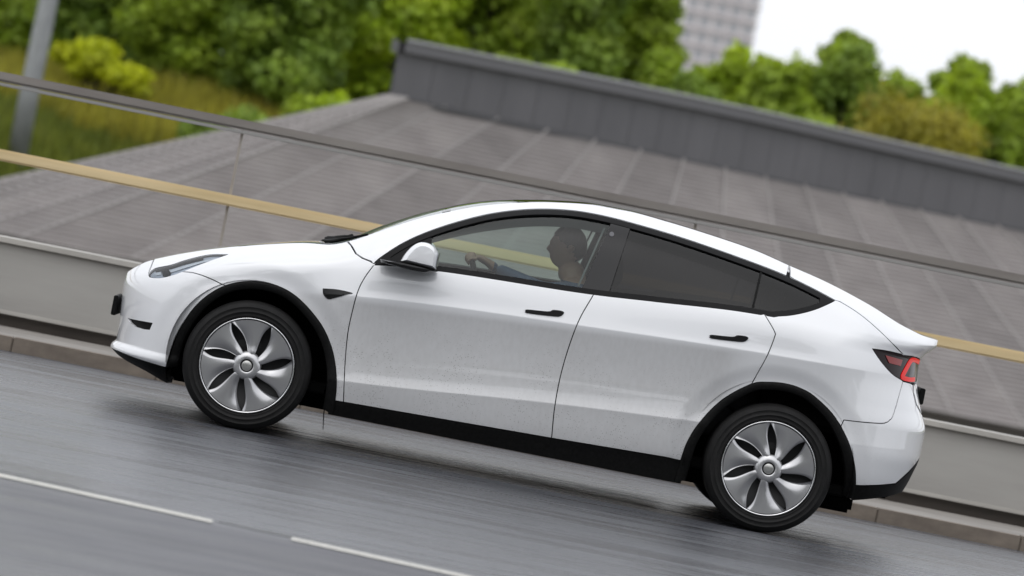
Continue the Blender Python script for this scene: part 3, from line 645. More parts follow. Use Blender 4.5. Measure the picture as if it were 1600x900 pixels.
def panel(name, poly, mt, parent, gap=.0028, offset=0., flange=.014, step=.016, dens=.022, holes=(), sides=(-1, 1), label=None, smooth=True):
    """cut a panel out of the body surface; poly in (x, z) side view. One object for each side of the car."""
    B0 = resample(poly, step)
    if area(B0) < 0: B0 = B0[::-1].copy()
    cf = np.abs(B0[:, 0]-xf_f(B0[:, 1])) < .0002; cr_ = np.abs(B0[:, 0]-xr_f(B0[:, 1])) < .0002      # points on the car's centre line
    if gap: B0 = inset(B0, gap)
    B0[cf, 0] = xf_f(B0[cf, 1]); B0[cr_, 0] = xr_f(B0[cr_, 1])
    B0[:, 1] = np.minimum(B0[:, 1], ze_f(B0[:, 0])+.0) if name not in () else B0[:, 1]
    loops = [B0]+[resample(h, step) for h in holes]
    loopsP = [np.stack([x2p(l[:, 0], l[:, 1]), l[:, 1]], 1) for l in loops]
    p0, z0 = loopsP[0].min(0); p1, z1 = loopsP[0].max(0)
    fr = []
    kr = knots(np.array([.2]))[0]; seg = np.diff(kr)
    for i, s_ in enumerate(seg):
        n = max(2, int(round(s_/dens))); e_ = .0045/s_; fr += [(i, j/n) for j in range(n)]+([(i, e_)] if i in (2, 4) else [])+([(i, 1-e_)] if i in (1, 3) else [])
    fr.append((5, 1.0))
    pg = np.arange(p0-dens, p1+dens, dens)
    pts = []
    for i, f in fr:
        z = np.full_like(pg, .6)
        for _ in range(5):
            x = p2x(pg, np.clip(z, .1, 1.65)); K = knots(x); z = K[:, i]+f*(K[:, i+1]-K[:, i])
        pts.append(np.stack([pg, z], 1))
    G = np.concatenate(pts); ok = inpoly(G, loopsP[0])
    for l in loopsP[1:]: ok &= ~inpoly(G, l)
    G = G[ok]
    ab = np.concatenate(loopsP)
    if len(G):
        d = np.concatenate([np.min(np.linalg.norm(G[k:k+400, None, :]-ab[None], axis=2), axis=1) for k in range(0, len(G), 400)]); G = G[d > dens*.38]
    ed = []; b = 0
    for l in loopsP: n = len(l); ed += [(b+i, b+(i+1) % n) for i in range(n)]; b += n
    allp = np.concatenate([ab, G]) if len(G) else ab
    vs_, es, fs, *_ = delaunay_2d_cdt([Vector(v) for v in allp], ed, [], 0, 1e-7)
    vs_ = np.array([v[:] for v in vs_]); fs = np.array([f for f in fs if len(f) == 3])
    cen = vs_[fs].mean(1); ok = inpoly(cen, loopsP[0])
    for l in loopsP[1:]: ok &= ~inpoly(cen, l)
    fs = fs[ok]
    p, z = vs_[:, 0], vs_[:, 1]
    S = Spz(p, z); N_ = Nrm(p, z)
    S = S+N_*offset
    # boundary edges -> flange
    cnt = {}
    for f in fs:
        for a, c in ((f[0], f[1]), (f[1], f[2]), (f[2], f[0])): cnt[(a, c)] = cnt.get((a, c), 0)+1
    bd = [e for e in cnt if (e[1], e[0]) not in cnt]
    Vv = list(S); Nn = list(N_); Ff = [tuple(f) for f in fs]
    if flange:
        for a, c in bd:
            if abs(S[a][1]) < .01 and abs(S[c][1]) < .01: continue
            i0 = len(Vv); Vv += [S[a], S[c], S[c]-N_[c]*flange, S[a]-N_[a]*flange]
            fnn = np.cross(S[c]-S[a], N_[a]); fnn = fnn/max(np.linalg.norm(fnn), 1e-9); Nn += [fnn]*4; Ff.append((i0, i0+3, i0+2, i0+1))
    Vv = np.array(Vv); Nn = np.array(Nn); res = []
    used = np.zeros(len(Vv), bool)
    for f in Ff: used[list(f)] = True
    idx = np.cumsum(used)-1; Vv = Vv[used]; Nn = Nn[used]; Ff = [tuple(idx[i] for i in f) for f in Ff]
    for s_ in sides:
        W_ = Vv*np.array([1, -s_, 1]); NN = Nn*np.array([1, -s_, 1]); FF = Ff if s_ == -1 else [f[::-1] for f in Ff]
        par = parent if not isinstance(parent, dict) else parent[s_]
        if s_ == -1: pass
        o = obj(name, W_*np.array([1, 1, 1]), FF, mt, par, smooth=True, normals=NN)
        if label: o['label'] = label
        res.append(o)
    return {s_: o for s_, o in zip(sides, res)}

# shared lines of the side view (x, z), read off a side elevation
AF = curve([(-1.877, .252), (-1.868, .362), (-1.847, .464), (-1.790, .597), (-1.725, .686), (-1.643, .754), (-1.541, .797), (-1.433, .811), (-1.320, .797), (-1.214, .747), (-1.099, .654), (-1.025, .557), (-.978, .456), (-.949, .351), (-.938, .256)])
AR = curve([(.970, .300), (.986, .410), (1.033, .530), (1.130, .672), (1.266, .784), (1.355, .812), (1.448, .822), (1.530, .814), (1.614, .786), (1.741, .702), (1.845, .580), (1.910, .451), (1.938, .352)])
def nearest_i(c, p): return int(np.argmin([math.hypot(a[0]-p[0], a[1]-p[1]) for a in c]))
DF = curve([(-.892, .258), (-.924, .465), (-.941, .628), (-.940, .753), (-.932, .864), (-.910, .944), (-.872, 1.026)])
DB = curve([(.256, .285), (.238, .473), (.241, .689), (.272, .925), (.328, 1.096)])
DR = curve([(1.268, .786), (1.295, .875), (1.320, .962), (1.338, 1.060), (1.331, 1.092), (1.262, 1.172)])
BELT = [(x, float(zb_f(x))) for x in np.linspace(-.878, 1.316, 60)]
DLO_B = [(x, float(zb_f(x))) for x in np.linspace(-.878, 1.316, 60)]+curve([(1.318, 1.170), (1.421, 1.199), (1.534, 1.250), (1.640, 1.319)])[1:]
DLO_T = curve([(-.878, 1.024), (-.853, 1.061), (-.748, 1.163), (-.626, 1.251), (-.463, 1.343), (-.285, 1.424), (-.088, 1.485), (.114, 1.520), (.290, 1.527), (.471, 1.518), (.756, 1.492), (1.074, 1.448), (1.328, 1.405), (1.500, 1.362), (1.640, 1.319)])
HATCH = curve([(1.640, 1.321), (1.665, 1.318), (1.760, 1.283), (1.857, 1.233), (2.004, 1.142), (2.080, 1.096)])
RC = [(1.790, .654)]+curve([(1.80, .690), (1.92, .700), (2.025, .714), (2.056, .738), (2.072, .770), (2.102, .955)])
HL_LOW = curve([(-2.080, .728), (-2.066, .714), (-2.01, .722), (-1.952, .747), (-1.894, .781), (-1.78, .855), (-1.669, .921)])
HL_UP = curve([(-1.669, .921), (-1.774, .897), (-1.895, .842), (-1.963, .803), (-2.052, .764), (-2.080, .728)])
BC = curve([(-1.894, .779), (-1.84, .787), (-1.776, .783), (-1.71, .770), (-1.643, .752)])
def top_line(xa, xb, n=60): return [(x, float(ze_f(x))) for x in np.linspace(xa, xb, n)]
iaf = nearest_i(AF, (-1.643, .754)); iar0 = nearest_i(AR, (1.268, .786)); iar1 = nearest_i(AR, (1.790, .654))
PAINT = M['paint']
# --- painted panels
panel('bumper', AF[:iaf+1][::-1]+[(-1.90, .252), (-2.05, .262), (-2.16, .274), (-2.228, .2765)]+[(-2.2379, .281)]+[(float(xf_f(z))+.00002, z) for z in np.linspace(.285, .69, 40)]+top_line(-2.2215, -2.075, 24)[1:]+[(-2.0805, .735)]+HL_LOW[1:nearest_i(HL_LOW, (-1.894, .781))+1]+BC[1:-1],
      PAINT, car, holes=[[(-2.150, .464), (-1.997, .474), (-2.006, .433), (-2.04, .428), (-2.095, .430), (-2.128, .444)]])
fender = panel('fender', AF[iaf:]+DF+[(-.90, 1.036), (-.945, 1.044), (-.985, 1.062), (-1.02, 1.100)]+top_line(-1.045, -1.64, 40)[0:]+[(-1.665, .926)]+HL_LOW[::-1][:len(HL_LOW)-nearest_i(HL_LOW, (-1.894, .781))]+BC[1:-1], PAINT, car)
panel('hood_flank', HL_UP+[(-2.076, .745)]+top_line(-2.07, -1.62, 40)+[(-1.655, .928)], PAINT, car, gap=.001)
rock_f = [(x, .258+(x+.892)*(.285-.258)/1.148) for x in np.linspace(-.892, .256, 12)]
rock_r = [(x, .285+(x-.256)*(.306-.285)/.714) for x in np.linspace(.256, .970, 10)]
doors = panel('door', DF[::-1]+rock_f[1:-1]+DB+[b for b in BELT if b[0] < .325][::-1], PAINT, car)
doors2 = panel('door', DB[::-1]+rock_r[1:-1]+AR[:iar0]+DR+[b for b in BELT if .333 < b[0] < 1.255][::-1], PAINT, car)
qi = nearest_i(DLO_B, (1.268, 1.166))
TL = curve([(2.102, .957), (2.03, .983), (1.969, 1.023), (1.925, 1.06), (1.884, 1.100)], .01)
TT = curve([(1.884, 1.100), (1.98, 1.103), (2.085, 1.098)], .01)
panel('quarter_panel', DR[::-1]+AR[iar0+1:iar1]+RC+TL[1:]+TT[1:-1]+HATCH[::-1]+DLO_B[qi:-1][::-1], PAINT, car)
rear_z = np.linspace(.56, .775, 16)
panel('bumper', RC[1:][::-1]+RC[:1]+AR[iar1+1:]+[(1.96, .354), (2.06, .372), (2.172, .395), (2.243, .47), (2.304, .548)]+[(float(xr_f(z))-.00002, z) for z in rear_z]+[(2.284, .785), (2.258, .80), (2.215, .84), (2.185, .90), (2.175, .945), (2.15, .951)], PAINT, car)
panel('tailgate', [(1.374, 1.400)]+[t for t in DLO_T if t[0] > 1.385]+HATCH[2:]+[(2.14, 1.098), (2.197, 1.092), (2.2205, 1.05), (2.2265, 1.0), (2.2245, .965), (2.205, .953), (2.185, .945), (2.192, .90), (2.222, .84), (2.263, .803), (2.286, .789)]+[(float(xr_f(z))-.00002, z) for z in np.linspace(.795, 1.19, 34)]+top_line(2.309, 1.374, 90), PAINT, car)
side = panel('pillar_rail', [t for t in DLO_T if t[0] < 1.362]+top_line(1.368, -1.04, 140)+[(-1.012, 1.098), (-.98, 1.062), (-.94, 1.046), (-.893, 1.038)], PAINT, car)
# --- black trim
chin = [(-1.880, .249), (-1.872, .133), (-1.885, .131), (-1.93, .150), (-2.0, .178)]+[(float(xf_f(z))+.00002, z) for z in np.linspace(.18, .272, 16)]+[(-2.16, .271), (-2.05, .259)]
panel('chin_trim', chin, M['black'], car, gap=.001, offset=-.004)
panel('rocker_trim', [(-.965, .254), (-.965, .172), (.2, .172), (1.0, .172), (1.0, .30)]+rock_r[::-1]+rock_f[::-1], M['black'], car, gap=.002, offset=-.003)
panel('diffuser', [(1.935, .346), (1.94, .262), (2.05, .288), (2.177, .322), (2.225, .338)]+[(float(xr_f(z))-.00002, z) for z in np.linspace(.345, .552, 14)]+[(2.306, .538), (2.248, .462), (2.174, .388), (2.06, .366)], M['black'], car, gap=.001, offset=-.003)
panel('grille_insert', [(-2.150, .464), (-1.997, .474), (-2.006, .433), (-2.04, .428), (-2.095, .430), (-2.128, .444)], M['black'], car, gap=-.004, offset=-.016, flange=0)
panel('side_vent', curve([(-1.122, .842), (-1.112, .812), (-1.085, .792), (-1.06, .798), (-.985, .836), (-.958, .849), (-1.04, .852), (-1.122, .842)], .008)[:-1], M['gloss_black'], fender, gap=0, offset=.004, flange=.008, step=.006, dens=.012)
# handles
def handle(x0, z0, dz): return curve([(x0, z0+.006), (x0+.006, z0+.015), (x0+.12, z0+.015+dz*.6), (x0+.145, z0+.026+dz*.7), (x0+.19, z0+.026+dz*.9), (x0+.207, z0+.016+dz), (x0+.19, z0-.004+dz*.9), (x0+.15, z0-.008+dz*.7), (x0+.01, z0-.004), (x0, z0+.006)], .006)[:-1]
panel('door_handle', handle(-.018, .930, .020), M['satin_black'], doors, gap=0, offset=.005, flange=.008, step=.006, dens=.012)
panel('door_handle', handle(.992, .990, .020), M['satin_black'], doors2, gap=0, offset=.005, flange=.008, step=.006, dens=.012)
# --- window surround and panes
DLO = np.array(DLO_B[:-1]+DLO_T[::-1][:-1]); DLO = resample(DLO, .02)
inner = inset(DLO.copy(), .028)
inner = inner[(inner[:, 0] > -.80) & (inner[:, 0] < 1.56)]
def clip_x(poly, fn, keep):       # keep side of slanted line x = fn(z)
    out = []; n = len(poly)
    for i in range(n):
        a, b = poly[i], poly[(i+1) % n]; fa = (a[0]-fn(a[1]))*keep; fb = (b[0]-fn(b[1]))*keep
        if fa >= 0: out.append(a)
        if fa*fb < 0: t = fa/(fa-fb); out.append(a+(b-a)*t)
    return np.array(out)
def ln(x0, z0, x1, z1): return lambda z: x0+(x1-x0)*(z-z0)/(z1-z0)
bl, br = ln(.258, 1.109, .358, 1.511), ln(.408, 1.121, .464, 1.509)
qd = ln(1.194, 1.178, 1.213, 1.410); sail = ln(-.548, 1.06, -.600, 1.23)
surround = panel('window_surround', [tuple(p) for p in DLO], M['satin_black'], car, gap=.001, offset=-.002, flange=.02, holes=[inner], dens=.03)
G1 = clip_x(clip_x(inner, lambda z: sail(z)+.006, 1), bl, -1)
panel('window_pane', G1, M['glass'], car, gap=-.006, offset=-.012, flange=0, dens=.04)
panel('pillar_cover', clip_x(clip_x(inner, bl, 1), br, -1), M['gloss_black'], car, gap=-.0005, offset=-.004, flange=.012, dens=.04)
panel('window_pane', clip_x(clip_x(inner, lambda z: br(z)+.006, 1), lambda z: qd(z)-.004, -1), M['tint'], car, gap=-.003, offset=-.011, flange=0, dens=.04)
panel('window_pane', clip_x(inner, lambda z: qd(z)+.004, 1), M['tint'], car, gap=-.003, offset=-.010, flange=0, dens=.04)
panel('pillar_seal', [(qd(1.17)-.006, 1.17), (qd(1.17)+.006, 1.17), (qd(1.42)+.006, 1.42), (qd(1.42)-.006, 1.42)], M['black'], car, gap=0, offset=-.006, flange=.01)
panel('sail_trim', clip_x(inner, sail, -1), M['satin_black'], car, gap=-.002, offset=-.008, flange=.01, dens=.03)
panel('window_channel', [(bl(1.13)-.030, 1.13), (bl(1.13)-.020, 1.13), (bl(1.475)-.020, 1.475), (bl(1.475)-.030, 1.475)], mat('channel_alloy', (.10, .105, .11), .4, .4), car, gap=0, offset=-.016, flange=.006)
panel('camera_lens', [(.368+.013*math.cos(a), 1.438+.013*math.sin(a)) for a in np.linspace(0, 2*math.pi, 18)[:-1]], M['dot'], car, gap=0, offset=-.001, flange=.004, step=.006, dens=.008)
# --- lights
def bandp(c, wd):
    c = np.array(c); t = np.gradient(c, axis=0); t /= np.linalg.norm(t, axis=1)[:, None]; n_ = np.stack([-t[:, 1], t[:, 0]], 1)
    return [tuple(p) for p in c+n_*wd/2]+[tuple(p) for p in (c-n_*wd/2)[::-1]]
panel('headlight', HL_LOW+HL_UP[1:-1], M['lens'], car, gap=.002, offset=-.003, flange=.0, dens=.014)
hl_in = panel('headlight_bowl', HL_LOW+HL_UP[1:-1], mat('headlight_inner', (.62, .66, .73), .3, .35), car, gap=.001, offset=-.014, flange=-.009, dens=.014)
panel('light_bar', curve([(-2.06, .742), (-1.98, .775), (-1.90, .818), (-1.78, .876), (-1.71, .902)], .01)+curve([(-1.72, .892), (-1.79, .860), (-1.89, .806), (-1.96, .768), (-2.04, .734)], .01), mat('drl_white', (.75, .77, .80), .2), hl_in, gap=0, offset=-.009, flange=0, dens=.012)
panel('projector', [(-1.985+.03*math.cos(a), .756+.022*math.sin(a)) for a in np.linspace(0, 2*math.pi, 20)[:-1]], M['chrome'], hl_in, gap=0, offset=-.007, flange=.006, step=.006, dens=.012)
panel('lamp_mask', bandp(curve([(-2.050, .757), (-1.963, .795), (-1.895, .834), (-1.800, .878)], .01), .014), M['gloss_black'], hl_in, gap=0, offset=-.006, flange=.004, dens=.012)
TAIL = TL+TT[1:-1]+[(2.085, 1.098), (2.14, 1.096), (2.195, 1.090), (2.2185, 1.05), (2.2250, 1.0), (2.2225, .967), (2.20, .955), (2.15, .954)]
tails = panel('taillight', TAIL, mat('taillight_body', (.012, .006, .007), .15, Specular_IOR_Level=.2), car, gap=.002, offset=-.002, flange=.012, dens=.012)
panel('lit_ring', bandp(curve([(2.205, 1.071), (2.165, 1.080), (2.135, 1.074), (2.112, 1.03), (2.094, .983), (2.105, .973), (2.150, .970), (2.185, .975)], .006), .024), M['lamp_red'], tails, gap=0, offset=.002, flange=.004, step=.006, dens=.01)
panel('reflector', [(1.965, 1.078), (2.075, 1.070), (2.07, 1.035), (1.995, 1.040)], M['lens_red'], tails, gap=0, offset=.002, flange=.004, dens=.012)
# --- inner shell behind the panel gaps
WELL_F = [(-1.90, .12)]+[(-1.90, .26)]+[(HUBS[0]+(a[0]-HUBS[0])*1.05, HZ+(a[1]-HZ)*1.03) for a in AF[6:-6]]+[(-.92, .24), (-.92, .12)]
HOLE = inset(DLO.copy(), .05); HOLE[:, 1] = np.where(HOLE[:, 1] > 1.18, HOLE[:, 1]-.030*np.clip((HOLE[:, 1]-1.18)/.2, 0, 1), HOLE[:, 1]-.030); HOLE = HOLE[(HOLE[:, 0] > -.72) & (HOLE[:, 0] < 1.5)]
outl = [(-.915, .19), (.2, .19), (.96, .19), (.96, .28)]+[(1.445+(a[0]-1.445)*1.05, HZ+(a[1]-HZ)*1.03) for a in AR[3:-3]]+[(1.97, .37), (2.15, .40), (2.25, .55), (2.22, .70)]+[(2.19, .9), (2.18, 1.06), (2.2, 1.16)]+[(x, float(ze_f(x))-.02) for x in np.linspace(2.15, -2.1, 120)]+[(-2.15, .70), (-2.19, .6), (-2.17, .32), (-2.05, .28), (-1.93, .27)]+[(HUBS[0]+(a[0]-HUBS[0])*1.05, HZ+(a[1]-HZ)*1.03) for a in AF[3:-3]]
panel('inner_shell', outl, mat('inner_shell_black', (.012, .012, .013), .8), car, gap=0, offset=-.024, flange=0, dens=.04, holes=[[tuple(p) for p in HOLE]])
# --- wheel arch cladding
def cladding(arc, hx, wd0):
    arc = resample(arc, .02, False); n = len(arc)
    for s_ in (-1, 1):
        V = []; F = []
        for i, (x, z) in enumerate(arc):
            d = np.array([hx-x, HZ+.03-z]); d /= np.linalg.norm(d); wd = wd0+.022*abs(2*i/(n-1)-1)**3
            y = float(Yw(x, z)); q = []
            for k, (f, dy) in enumerate([(-.004, -.01), (-.002, .006), (.25, .010), (.9, .006), (1.0, -.002), (1.02, -.075)]):
                q.append((x+d[0]*wd*f, s_*(y+dy), z+d[1]*wd*f))
            V += q
        for i in range(n-1):
            for k in range(5):
                a = i*6+k; f = (a, a+1, a+7, a+6); F.append(f if s_ == -1 else f[::-1])
        obj('arch_trim', V, F, M['black'], car, smooth=True)
cladding(AF+[(-.936, .175)], HUBS[0], .042); cladding([(.962, .175)]+AR+[(1.942, .27)], HUBS[1], .042)
# wheel-house liners
for hx, rr in ((HUBS[0], .445), (HUBS[1], .465)):
    for s_ in (-1, 1):
        V = []; F = []; n = 40
        for i in range(n+1):
            a = R(-12+204*i/n); c, sn = math.cos(a), math.sin(a)
            for yy, r2 in ((.93, rr), (.80, rr+.005), (.62, rr), (.52, rr-.06)): V.append((hx+c*r2, s_*yy, HZ+.02+sn*r2))
        for i in range(n):
            for k in range(3): a = i*4+k; F.append((a, a+1, a+5, a+4))
        c0 = len(V); V.append((hx, s_*.52, HZ))
        for i in range(n): F.append((i*4+3, c0, i*4+7))
        obj('wheel_liner', V, F, M['liner'], car, smooth=True)
# --- top surfaces
CR = pchip([-2.3, -2.1, -1.8, -1.2, -.9, -.5, 0, .6, 1.2, 1.7, 2.1, 2.4], [.003, .005, .005, .006, .022, .024, .010, .007, .006, .005, .004, .003])
def top(name, xa, xb, mt, ya=-1., yb=1., nx_=40, ny_=24, lift=0., inset_=0., parent=car, bow0=0., bow1=0.):
    V = []; Nn = []
    def S(x, v):
        ye = float(Yw(x, ze_f(x)))-inset_; return np.array([x, v*ye, float(ze_f(x))+float(CR(x))*(1-abs(v)**2.4)+lift])
    for i in range(nx_+1):
        for j in range(ny_+1):
            v = ya+(yb-ya)*j/ny_; b0 = bow0*(1-v*v); b1 = bow1*(1-v*v); x = (xa+b0)+((xb+b1)-(xa+b0))*i/nx_
            x = max(x, -2.2225)
            V.append(S(x, v)); h = .004; a = S(x+h, v)-S(x-h, v); b = S(x, min(v+.01, 1))-S(x, max(v-.01, -1)); n_ = np.cross(a, b); n_ /= max(np.linalg.norm(n_), 1e-9); Nn.append(n_ if n_[2] > 0 else -n_)
    F = [(i*(ny_+1)+j, (i+1)*(ny_+1)+j, (i+1)*(ny_+1)+j+1, i*(ny_+1)+j+1) for i in range(nx_) for j in range(ny_)]
    return obj(name, V, F, mt, parent, smooth=True, normals=Nn)
top('hood', -2.222, -1.15, PAINT, nx_=60, bow1=-.06)
top('cowl_trim', -1.148, -1.105, M['black'], nx_=4, lift=-.012, bow0=-.06, bow1=-.09)
top('windscreen', -1.10, -.16, M['screen'], nx_=50, inset_=.004, bow0=-.09, bow1=-.05)
top('roof_pane', -.155, 1.355, M['roofglass'], nx_=60, inset_=.004, bow0=-.05, lift=.001)
top('rear_window', 1.375, 2.06, M['roofglass'], nx_=40, inset_=.05)
top('tailgate_skin', 2.065, 2.308, PAINT, nx_=20)
top('header_band', -.17, -.10, M['gloss_black'], nx_=6, inset_=.01, lift=-.004, bow0=-.05, bow1=-.05)
# number plate mounts (edge-on)
MB().box(-2.262, -2.236, -.26, .26, .455, .565, .004).build('plate_mount', M['black'], car)
MB().box(2.252, 2.282, -.26, .26, .84, .930, .004).build('plate_mount', M['black'], car)
# underbody
MB().box(-1.86, 1.98, -.50, .50, .175, .27, .02).box(-.90, .95, -.84, .84, .178, .26, .02).box(1.9, 2.15, -.62, .62, .30, .40, .01).build('underbody', M['liner'], car)
MB().tube([(-.99, -.86, .25), (-.985, -.86, .17), (-.972, -.862, .085)], [.004, .0035, .0025], 6).build('hanging_strap', M['black'], car)
# wipers
wp = MB().tube([(-1.165, -.40, 1.090), (-1.12, -.46, 1.100), (-1.02, -.60, 1.140)], [.011, .009, .006], 8)
wp.tube([(-1.185, -.30, 1.090), (-1.03, -.63, 1.137), (-.94, -.68, 1.175)], [.007, .008, .006], 6)
wp.build('wiper', M['black'], car, smooth=True)
MB().tube([(-1.165, .20, 1.105), (-1.10, .10, 1.115), (-1.03, -.05, 1.150)], [.011, .009, .006], 8).tube([(-1.18, .3, 1.10), (-1.07, .0, 1.135), (-1.02, -.3, 1.145)], [.007, .008, .006], 6).build('wiper', M['black'], car, smooth=True)

# --- mirrors
def loft_outline(name, outline, y0, y1, mt, parent, s_, bulge=.5, n=14, tilt=0., twist=0):
    P_ = resample(outline, .012); c = P_.mean(0); V = []; F = []; k = len(P_)
    for i in range(n+1):
        f = i/n; sc = 1-(1-bulge)*max(0, (f-.35)/.65)**2.6
        if f == 0: sc = .86
        for p in P_:
            V.append((c[0]+(p[0]-c[0])*sc+tilt*f, s_*(y0+(y1-y0)*f), c[1]+(p[1]-c[1])*sc))
    for i in range(n):
        for j in range(k):
            f = (i*k+j, i*k+(j+1) % k, (i+1)*k+(j+1) % k, (i+1)*k+j); F.append(f if s_ > 0 else f[::-1])
    V.append((c[0]+tilt, s_*(y1+.006), c[1])); V.append((c[0], s_*y0, c[1])); t = len(V)
    for j in range(k):
        f = (n*k+j, n*k+(j+1) % k, t-2); F.append(f if s_ > 0 else f[::-1]); f = (j, t-1, (j+1) % k); F.append(f if s_ > 0 else f[::-1])
    o = obj(name, V, F, mt, parent, smooth=True); o.data.set_sharp_from_angle(angle=R(38)); return o
CAPO = curve([(-.738, 1.071), (-.722, 1.112), (-.692, 1.160), (-.655, 1.190), (-.610, 1.196), (-.570, 1.182), (-.545, 1.152), (-.538, 1.10), (-.538, 1.063)], .01)
BASEO = curve([(-.848, 1.060), (-.735, 1.068), (-.541, 1.060), (-.540, 1.046), (-.565, 1.034), (-.62, 1.030), (-.73, 1.036), (-.842, 1.044)], .01)
for s_ in (-1, 1):
    mb_ = loft_outline('mirror', CAPO, .965, 1.135, PAINT, car, s_, .72)
    loft_outline('mirror_base', BASEO, .93, 1.12, M['gloss_black'], mb_, s_, .72)
    MB().box(-.5405, -.534, min(s_*.985, s_*1.10), max(s_*.985, s_*1.10), 1.075, 1.160, .004).build('mirror_glass', M['chrome'], mb_)

# --- wheels
TP = [(.262, -.006), (.268, -.018), (.2705, -.022), (.273, -.0195), (.290, -.0265), (.2925, -.029), (.295, -.0262), (.316, -.0245), (.3185, -.0265), (.321, -.0225), (.335, -.012), (.345, .004), (.3505, .022), (.352, .045)]
for g0 in (.062, .100, .138, .176): TP += [(.3525, g0), (.3450, g0+.001), (.3450, g0+.009), (.3525, g0+.010)]
TP += [(.352, .205), (.3495, .226), (.343, .242), (.325, .258), (.295, .262), (.265, .250), (.25, .23)]
def blade(k, n=7):
    """one swirling petal of the wheel cover"""
    V = []; F = []; nr = 14; na = 10
    for i in range(nr+1):
        r_ = .048+(.2475-.048)*i/nr; f = i/nr
        half = .405*(.66+.30*f**.6+.16*math.sin(f*math.pi)*-1+.14*f**4); sw = -.30*(1-f)**1.6
        for j in range(na+1):
            g = j/na*2-1; a = 2*math.pi*k/n+sw+g*half*(1 if f > .0 else 1)
            dep = -.016+.004*(1-f)-.010*(1-f)*math.exp(-((f-.12)/.16)**2)+.013*max(0, g)**1.4*math.sin(min(1, f*1.15)*math.pi)**.6+.005*g*g
            V.append((r_*math.cos(a), dep, r_*math.sin(a)))
    m1 = na+1
    for i in range(nr):
        for j in range(na): F.append((i*m1+j, i*m1+j+1, (i+1)*m1+j+1, (i+1)*m1+j))
    # thickness on both long edges
    for j in (0, na):
        for i in range(nr):
            a, b = i*m1+j, (i+1)*m1+j; c = len(V); V += [(V[a][0]*.995, V[a][1]+.014, V[a][2]*.995), (V[b][0]*.995, V[b][1]+.014, V[b][2]*.995)]
            F.append((a, b, c+1, c))
    return V, F
def wheel(hx, s_, rot):
    rim = MB().lathe([(.03, .06), (.10, .055), (.235, .045), (.244, .02), (.249, .0), (.251, .12), (.24, .22), (.22, .235)], 72)
    wh = rim.build('wheel', M['rim_dark'], car, smooth=True)
    tprof = TP
    MB().lathe(TP, 96).build('tyre', M['tyre'], wh, smooth=True)
    MB().lathe([(.249, -.008), (.252, -.014), (.2565, -.016), (.2605, -.012), (.262, -.004), (.262, .02)], 96).build('rim_edge', M['rim_ring'], wh, smooth=True)
    for k in range(7):
        V, F = blade(k); obj('cover_blade', V, F, M['alloy'], wh, smooth=True)
    MB().lathe([(.001, -.024), (.024, -.025), (.0285, -.022), (.0290, -.012)], 40).build('hub_cap', M['cap'], wh, smooth=True)
    MB().lathe([(.0292, -.013), (.0295, -.019), (.034, -.019), (.0345, -.010)], 40).build('cap_seal', M['black'], wh, smooth=True)
    MB().lathe([(.0347, -.012), (.036, -.026), (.042, -.0285), (.056, -.026), (.070, -.019), (.078, -.008), (.079, .0)], 40).build('hub_ring', M['hub'], wh, smooth=True)
    MB().lathe([(.05, .07), (.165, .07), (.165, .09), (.05, .09)], 48).build('brake_disc', mat('brake_iron', (.10, .10, .10), .4, .8) if 'disc' not in M else M['disc'], wh)
    MB().box(.09, .175, .052, .066, -.07, .07, .008).build('brake_caliper', M['rim_dark'], wh)
    wh.location = (hx, s_*.945, HZ)
    wh.rotation_euler = (0, rot, 0) if s_ < 0 else (0, rot, math.pi)
M['hub'] = mat('hub_silver', (.55, .55, .56), .3, .8); M['disc'] = mat('brake_iron', (.10, .10, .10), .4, .8)
# blade gaps read from the picture: front gap near 109 deg, rear near 87 deg (plus the roll)
for s_ in (-1, 1):
    wheel(HUBS[0], s_, -R(109+11.2-25.7)); wheel(HUBS[1], s_, -R(87+11.2-25.7))

# --- cabin
SE = M['fabric']
def seat(xo, yo):
    st = MB(); o = empty
    m1 = MB()
    # profile extruded across with rounded edges
    prof = [(.30, .62), (.36, .85), (.42, 1.02), (.46, 1.13), (.54, 1.12), (.54, 1.0), (.50, .8), (.46, .60)]
    def ext(pr, w2, nm, par, ins=.03):
        P_ = np.array(curve(pr+pr[:1], .03)[:-1]); c = P_.mean(0); V = []; F = []; k = len(P_)
        for yy, sc in ((-w2, .80), (-w2+ins*.5, .93), (-w2+ins*1.5, 1), (w2-ins*1.5, 1), (w2-ins*.5, .93), (w2, .80)):
            for p in P_: V.append((c[0]+(p[0]-c[0])*sc+xo, yo+yy, c[1]+(p[1]-c[1])*sc))
        for i in range(5):
            for j in range(k): F.append((i*k+j, i*k+(j+1) % k, (i+1)*k+(j+1) % k, (i+1)*k+j))
        F.append(tuple(range(k))[::-1]); F.append(tuple(5*k+j for j in range(k)))
        return obj(nm, V, F, SE, par, smooth=True)
    s0 = ext(prof, .25, 'seat', car)
    ext([(-.18, .50), (-.16, .62), (.1, .64), (.32, .63), (.34, .48), (.0, .44)], .25, 'seat_cushion', s0)
    ext([(.395, 1.155), (.40, 1.26), (.43, 1.335), (.49, 1.33), (.515, 1.24), (.50, 1.155)], .125, 'headrest', s0, .05)
    MB().tube([(.47+xo, yo-.05, 1.10), (.46+xo, yo-.05, 1.18)], .007).tube([(.47+xo, yo+.05, 1.10), (.46+xo, yo+.05, 1.18)], .007).build('headrest_bar', M['satin_black'], s0)
seat(-.03, -.38); seat(-.03, .38); seat(.88, -.38); seat(.88, .38)
MB().box(-1.15, 1.9, -.80, .80, .27, .33, .01).build('cabin_floor', M['liner'], car)
MB().box(1.35, 2.0, -.75, .75, .60, 1.02, .03).build('luggage_cover', M['liner'], car)
dv = MB(); 
P_ = curve([(-1.05, .75), (-1.04, .98), (-.95, 1.035), (-.75, 1.035), (-.62, .99), (-.58, .90), (-.62, .70)], .03)
